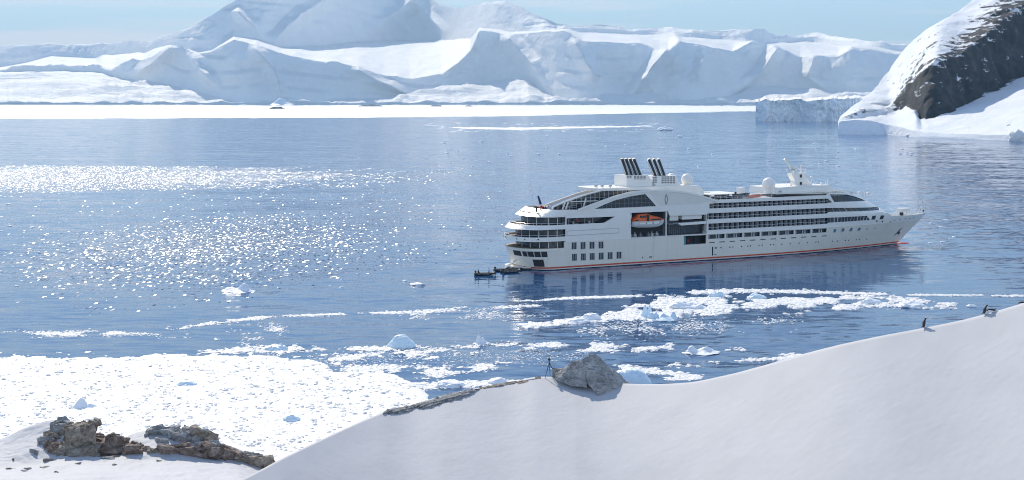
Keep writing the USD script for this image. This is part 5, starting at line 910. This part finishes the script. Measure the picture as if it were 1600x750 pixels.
def person(loc, rz, jacket, trousers, label, hair='black_cloth', sit=False, group=None, arms=0.5):
    t = thing('person', label, 'person', loc, rz, group); hz = 0.48 if sit else 0.88; J = {}
    hip = lambda s: np.array([0, s * 0.09, hz]); sho = lambda s: np.array([0.0, s * 0.19, hz + 0.54])
    knee = lambda s: np.array([0.42, s * 0.13, hz]) if sit else np.array([0.03, s * 0.1, 0.48]); ank = lambda s: np.array([0.44, s * 0.13, 0.1]) if sit else np.array([0.0, s * 0.1, 0.09])
    elb = lambda s: sho(s) + np.array([0.06 + 0.1 * arms, s * 0.07, -0.27]); wri = lambda s: elb(s) + np.array([0.22 * (0.4 + arms), -s * 0.02, -0.2 + 0.22 * arms]); toe = lambda s: ank(s) + np.array([0.17, 0, -0.05])
    hd = np.array([0.02, 0, hz + 0.75]); B = [((0, 0, hz), 0.13, (0, 0, hz + 0.3), 0.13), ((0, 0, hz + 0.3), 0.13, (0, 0, hz + 0.48), 0.14), ((0, 0, hz + 0.5), 0.075, (0, 0, hz + 0.66), 0.055), (hd + [0, 0, 0.02], 0.095, hd + [0.025, 0, -0.06], 0.07), (hd + [0.09, 0, -0.01], 0.018, hd + [0.105, 0, -0.025], 0.016)]
    for s in (-1, 1): B += [((0, s * 0.05, hz + 0.48), 0.09, sho(s), 0.06), (sho(s), 0.06, elb(s), 0.045), (elb(s), 0.043, wri(s), 0.032), (hip(s), 0.095, knee(s), 0.065), (knee(s), 0.062, ank(s), 0.042), (ank(s), 0.045, toe(s), 0.035), (hd + [0, s * 0.092, 0.0], 0.02, hd + [-0.01, s * 0.096, -0.03], 0.016)]
    body = bone_body(B, 0.05, 4); hs = [hand(wri(s), wri(s) - elb(s)) for s in (-1, 1)]; obj('body', cat([body] + hs), 'skin', t, smooth=True)
    Jk = [((0, 0, hz - 0.08), 0.165, (0, 0, hz + 0.3), 0.16), ((0, 0, hz + 0.3), 0.16, (0, 0, hz + 0.5), 0.15), ((0, 0, hz + 0.5), 0.12, (0, 0, hz + 0.6), 0.08)]
    for s in (-1, 1): Jk += [((0, s * 0.05, hz + 0.48), 0.115, sho(s), 0.085), (sho(s), 0.085, elb(s), 0.068), (elb(s), 0.066, wri(s), 0.052)]
    obj('jacket', bone_body(Jk, 0.06, 3), jacket, t, smooth=True)
    Tr = []
    for s in (-1, 1): Tr += [(hip(s), 0.115, knee(s), 0.085), (knee(s), 0.083, ank(s), 0.065), (hip(s), 0.115, (0, 0, hz + 0.05), 0.13)]
    obj('trousers', bone_body(Tr, 0.06, 3), trousers, t, smooth=True); obj('boots', bone_body([(ank(s), 0.055, toe(s), 0.048) for s in (-1, 1)][:1], 0.05, 2) if False else cat([bone_body([(ank(s), 0.055, toe(s), 0.048)], 0.05, 2) for s in (-1, 1)]), 'black_cloth', t, smooth=True)
    obj('hat', bone_body([(hd + [-0.015, 0, 0.06], 0.1, hd + [-0.02, 0, 0.03], 0.1)], 0.05, 2), hair, t, smooth=True)
    for s in (-1, 1): obj('eye', trimesh.creation.icosphere(1, 0.012).apply_translation(hd + np.array([0.092, s * 0.034, 0.015])), 'black_cloth', t)
    obj('mouth', box(hd[0] + 0.08, hd[0] + 0.094, -0.022, 0.022, hd[2] - 0.07, hd[2] - 0.062), 'hull_red', t); return t
def aboard(x, y, z): return (float(S0[0] + SD[0] * x + SN[0] * y), float(S0[1] + SD[1] * x + SN[1] * y), z)
for x_, jk, lbl in ((208, 'black_cloth', 'person in a black jacket leftmost at the stern rail left of the flagstaff'), (232, 'red_cloth', 'person in a red jacket beside the foot of the flagstaff'), (246, 'black_cloth', 'person in dark clothes just right of the flagstaff'), (258, 'blue_cloth', 'person in a bright blue jacket on the stern terrace'), (275, 'black_cloth', 'person in a black jacket right of the blue jacket on the stern terrace'), (296, 'navy_cloth', 'person in navy rightmost on the stern terrace near the curved rail')):
    a, _ = c1(x_, 345, -4.0); person(aboard(a, -4.0, 15.02), TH - 1.6 + 0.3 * math.sin(x_), jk, 'black_cloth', lbl)
a, _ = c1(436, 410, -8.0); person(aboard(a, -7.9, 11.57), TH - 1.5, 'red_cloth', 'black_cloth', 'person in a red jacket on the open side deck below the glazed arch')

def zodiac(label, loc, rz, group=None, tube_mat='rubber_black'):
    t = thing('inflatable_boat', label, 'inflatable boat', loc, rz, group); side = [(-2.6, 0.85, 0.3), (-1, 0.88, 0.32), (0.8, 0.85, 0.36), (1.8, 0.62, 0.45), (2.4, 0.25, 0.55), (2.55, 0, 0.58)]
    pts = [np.array(p) for p in side] + [np.array((p[0], -p[1], p[2])) for p in side[:-1][::-1]]
    M = None
    for a_, b_ in zip(pts[:-1], pts[1:]):
        h = manifold3d.Manifold.batch_hull([manifold3d.Manifold.sphere(0.27, 14).translate([float(q) for q in a_]), manifold3d.Manifold.sphere(0.27, 14).translate([float(q) for q in b_])]); M = h if M is None else M + h
    q = M.to_mesh(); obj('tube', trimesh.Trimesh(q.vert_properties[:, :3], q.tri_verts), tube_mat, t, smooth=40)
    obj('floor', trimesh.creation.extrude_polygon(sg.Polygon([(-2.3, -0.8), (1.2, -0.75), (2.2, 0), (1.2, 0.75), (-2.3, 0.8)]), 0.1, engine='earcut').apply_translation((0, 0, 0.1)), 'rubber_grey', t)
    obj('transom', box(-2.35, -2.27, -0.68, 0.68, 0.1, 0.75), 'rubber_grey', t); m = obj('outboard_motor', cat([box(-2.75, -2.3, -0.2, 0.2, 0.75, 1.2), tube((-2.5, 0, 0.8), (-2.55, 0, -0.35), 0.09)]), 'rubber_black', t); obj('tiller', tube((-2.3, 0, 0.95), (-1.8, 0.1, 1.0), 0.03), 'dark_gear', m)
    obj('grab_line', cat([path_tube([(x_ + k * 0.7, s * 1.1, 0.44 - 0.05 * (k % 2)) for k in range(5)], 0.025, 5) for s in (-1, 1) for x_ in (-1.9,)]), 'white_cloth', t); return t
p = ground(758, 430); zodiac('black inflatable boat with one person aboard in open water left of the stern', p, 0.10)
person((float(p[0] + 0.95), float(p[1] + 0.1), 0.2), 0.5, 'white_cloth', 'black_cloth', 'person in pale top and dark trousers standing in the black inflatable boat', arms=0.6)
person((float(p[0] - 1.75), float(p[1] - 0.2), 0.12), 0.3, 'black_cloth', 'black_cloth', 'person in black seated at the motor of the inflatable boat', sit=True)
for u, v, rz, lbl in ((788, 423.5, 0.2, 'leftmost of the inflatable boats moored at the swim platform'), (799, 426, 0.5, 'nearest of the inflatable boats moored at the swim platform'), (806, 421.5, 0.35, 'inflatable boat moored tight against the stern of the ship')):
    zodiac(lbl, ground(u, v), rz)
zk = 0
for a, y, z, rz, m, lbl in ((62.5, -6.6, 17.0, 0.05, 'rubber_black', 'stowed black inflatable boat farthest aft on the ship roof'), (65.0, -4.6, 17.05, 1.2, 'rubber_black', 'stowed black inflatable boat set crosswise on the ship roof'), (68.4, -6.8, 17.0, 0.0, 'rubber_grey', 'stowed grey inflatable boat on the ship roof'), (69.2, -6.6, 17.6, 0.1, 'rubber_black', 'black inflatable boat stacked on the grey one on the ship roof'), (73.2, -6.9, 17.0, -0.05, 'hull_red', 'stowed red inflatable boat farthest forward on the ship roof')):
    zodiac(lbl, aboard(a, y, z), TH + rz, tube_mat=m)

MAT['penguin_coat'] = usdkit.material(stage, '/World/Looks/penguin_coat', {'a': ('attribute', {'attribute': 'belly'}), 'r': ('map_range', {'from_min': 0.42, 'from_max': 0.58, 'clamp': True}), 'm': ('mix_color', {'a': (0.02, 0.021, 0.025), 'b': (0.80, 0.79, 0.76)}), 'p': ('principled_bsdf', {'roughness': 0.6})},
    [('a.fac', 'r.value'), ('r.result', 'm.fac'), ('m.result', 'p.base_color')], surface='p.BSDF')
def penguin(loc, rz, label, lying=False, lean=0.0, s=1.0):
    t = thing('penguin', label, 'penguin', loc, rz, scale=s)
    B = [((-0.02, 0, 0.13), 0.10, (0.0, 0, 0.24), 0.135), ((0.0, 0, 0.24), 0.135, (0.01, 0, 0.40), 0.125), ((0.01, 0, 0.40), 0.125, (0.02, 0, 0.52), 0.09), ((0.02, 0, 0.52), 0.09, (0.035, 0, 0.62), 0.055), ((0.035, 0, 0.62), 0.055, (0.055, 0, 0.69), 0.06), ((0.055, 0, 0.69), 0.06, (0.09, 0, 0.685), 0.042), ((-0.05, 0, 0.13), 0.06, (-0.20, 0, 0.04), 0.02)]
    for q in (-1, 1): B.append(((0.0, q * 0.06, 0.1), 0.05, (0.02, q * 0.06, 0.04), 0.035))
    m = bone_body(B, 0.028, 8); v = m.vertices.copy(); front = v[:, 0] - 0.01 - 0.35 * np.clip(v[:, 2] - 0.5, 0, 1) + 0.25 * np.clip(0.15 - v[:, 2], 0, 1); belly = np.clip(0.5 + front * 9, 0, 1) * (v[:, 2] < 0.60); eyep = (np.abs(v[:, 2] - 0.725) < 0.014) & (v[:, 0] < 0.09); belly = np.where(eyep, 1.0, belly)
    fl = []
    for q in (-1, 1):
        a = [(-0.02, q * 0.115, 0.50), (0.03, q * 0.125, 0.48), (-0.10 + 0.02 * q, q * 0.20, 0.24), (-0.14 + 0.02 * q, q * 0.19, 0.23), (-0.05, q * 0.13, 0.40), (-0.03, q * 0.15, 0.36), (-0.02, q * 0.10, 0.49)]
        fl.append(trimesh.convex.convex_hull(np.array(a)))
    beak = tube((0.115, 0, 0.685), (0.185, 0, 0.675), 0.017, 0.003, 8); feet = [trimesh.convex.convex_hull(np.array([(0.0, q * 0.06 - 0.02, 0.0), (0.0, q * 0.06 + 0.02, 0.0), (0.12, q * 0.06 - 0.045, 0.0), (0.13, q * 0.06, 0.0), (0.12, q * 0.06 + 0.045, 0.0), (0.02, q * 0.06, 0.035)])) for q in (-1, 1)]
    if lying: fl = [f.apply_transform(np.diag([0.6, 0.72, 1, 1])) for f in fl]; R = trimesh.transformations.rotation_matrix(math.radians(82), [0, 1, 0]); R = trimesh.transformations.translation_matrix((-0.35, 0, 0.13)) @ R
    else: R = trimesh.transformations.rotation_matrix(lean, [0, 1, 0])
    m2 = trimesh.Trimesh(v, m.faces, process=False).apply_transform(R); pr = obj('body', m2, 'penguin_coat', t, smooth=True); primvar(pr, 'belly', belly)
    for f in fl: obj('flipper', f.apply_transform(R), 'penguin_black', t)
    obj('beak', beak.apply_transform(R), 'penguin_beak', t)
    for f in feet: obj('foot', f.apply_transform(R), 'penguin_beak', t)
    return t
def on_crest(u, v, dz=0.0):
    col = int(np.argmin(np.abs(SLOPE[-1, :, 0] / SLOPE[-1, :, 1] * FPX + CX - u))); c = SLOPE[:, col]; vis = (CAM_H - c[:, 2]) / c[:, 1] * FPX + HORIZON; i = int(np.argmin(np.abs(vis - v) + 1000 * (c[:, 1] > 140) + 1000 * (c[:, 1] < 60))); p = c[i].copy(); p[2] += dz; return p
penguin(on_crest(1444, 513), 0.35, 'penguin walking up the snow crest with its black back turned half to the left', lean=0.16, s=1.12)
penguin(on_crest(1537, 490), 0.1, 'upright penguin with white front facing right on the crest near the right edge', lean=0.22, s=1.12)
penguin(on_crest(1550, 487), 2.9, 'penguin lying on its belly in the snow right of the upright one', lying=True)
penguin(on_crest(1597, 477), 3.3, 'penguin lying flat at the very right edge of the snow crest', lying=True)
tp0 = on_crest(858, 586.5); t = thing('tripod', 'black camera tripod standing on the snow ridge beside the grey boulder', 'tripod', tp0)
hub = np.array([0, 0, 1.35])
for ft in ((-0.42, -0.25, -0.12), (0.55, -0.1, 0.2), (0.1, 0.5, 0.05)):
    ft = np.array(ft); l_ = obj('leg', cat([tube(hub, hub * 0.45 + ft * 0.55, 0.035), tube(hub * 0.5 + ft * 0.5, ft, 0.024)]), 'dark_gear', t); obj('leg_clamp', tube(hub * 0.48 + ft * 0.52, hub * 0.43 + ft * 0.57, 0.048), 'rubber_grey', l_)
obj('centre_column', tube((0, 0, 1.1), (0, 0, 1.5), 0.035), 'dark_gear', t); obj('tripod_head', cat([tube((0, 0, 1.45), (0, 0, 1.58), 0.06), tube((0, 0, 1.5), (-0.25, -0.1, 1.42), 0.015)]), 'dark_gear', t)
cm = thing('camera_body', 'small black camera mounted on top of the tripod', 'camera', (tp0[0], tp0[1], tp0[2] + 1.58), 1.2); obj('body', cat([box(-0.07, 0.07, -0.11, 0.11, 0, 0.15), box(-0.04, 0.04, -0.05, 0.05, 0.15, 0.2)]), 'dark_gear', cm); obj('lens', tube((0.07, 0, 0.075), (0.25, 0, 0.075), 0.055), 'dark_gear', cm)

# the air between here and the far mountains
MAT['haze_air'] = usdkit.material(stage, '/World/Looks/haze_air', {'v': ('principled_volume', {'color': (0.44, 0.72, 1.0), 'density': 3.4e-5, 'anisotropy': 0.1})}, volume='v.volume')
obj('haze', box(-9000, 9000, -300, 19500, -25, 1150), 'haze_air', kind='stuff')
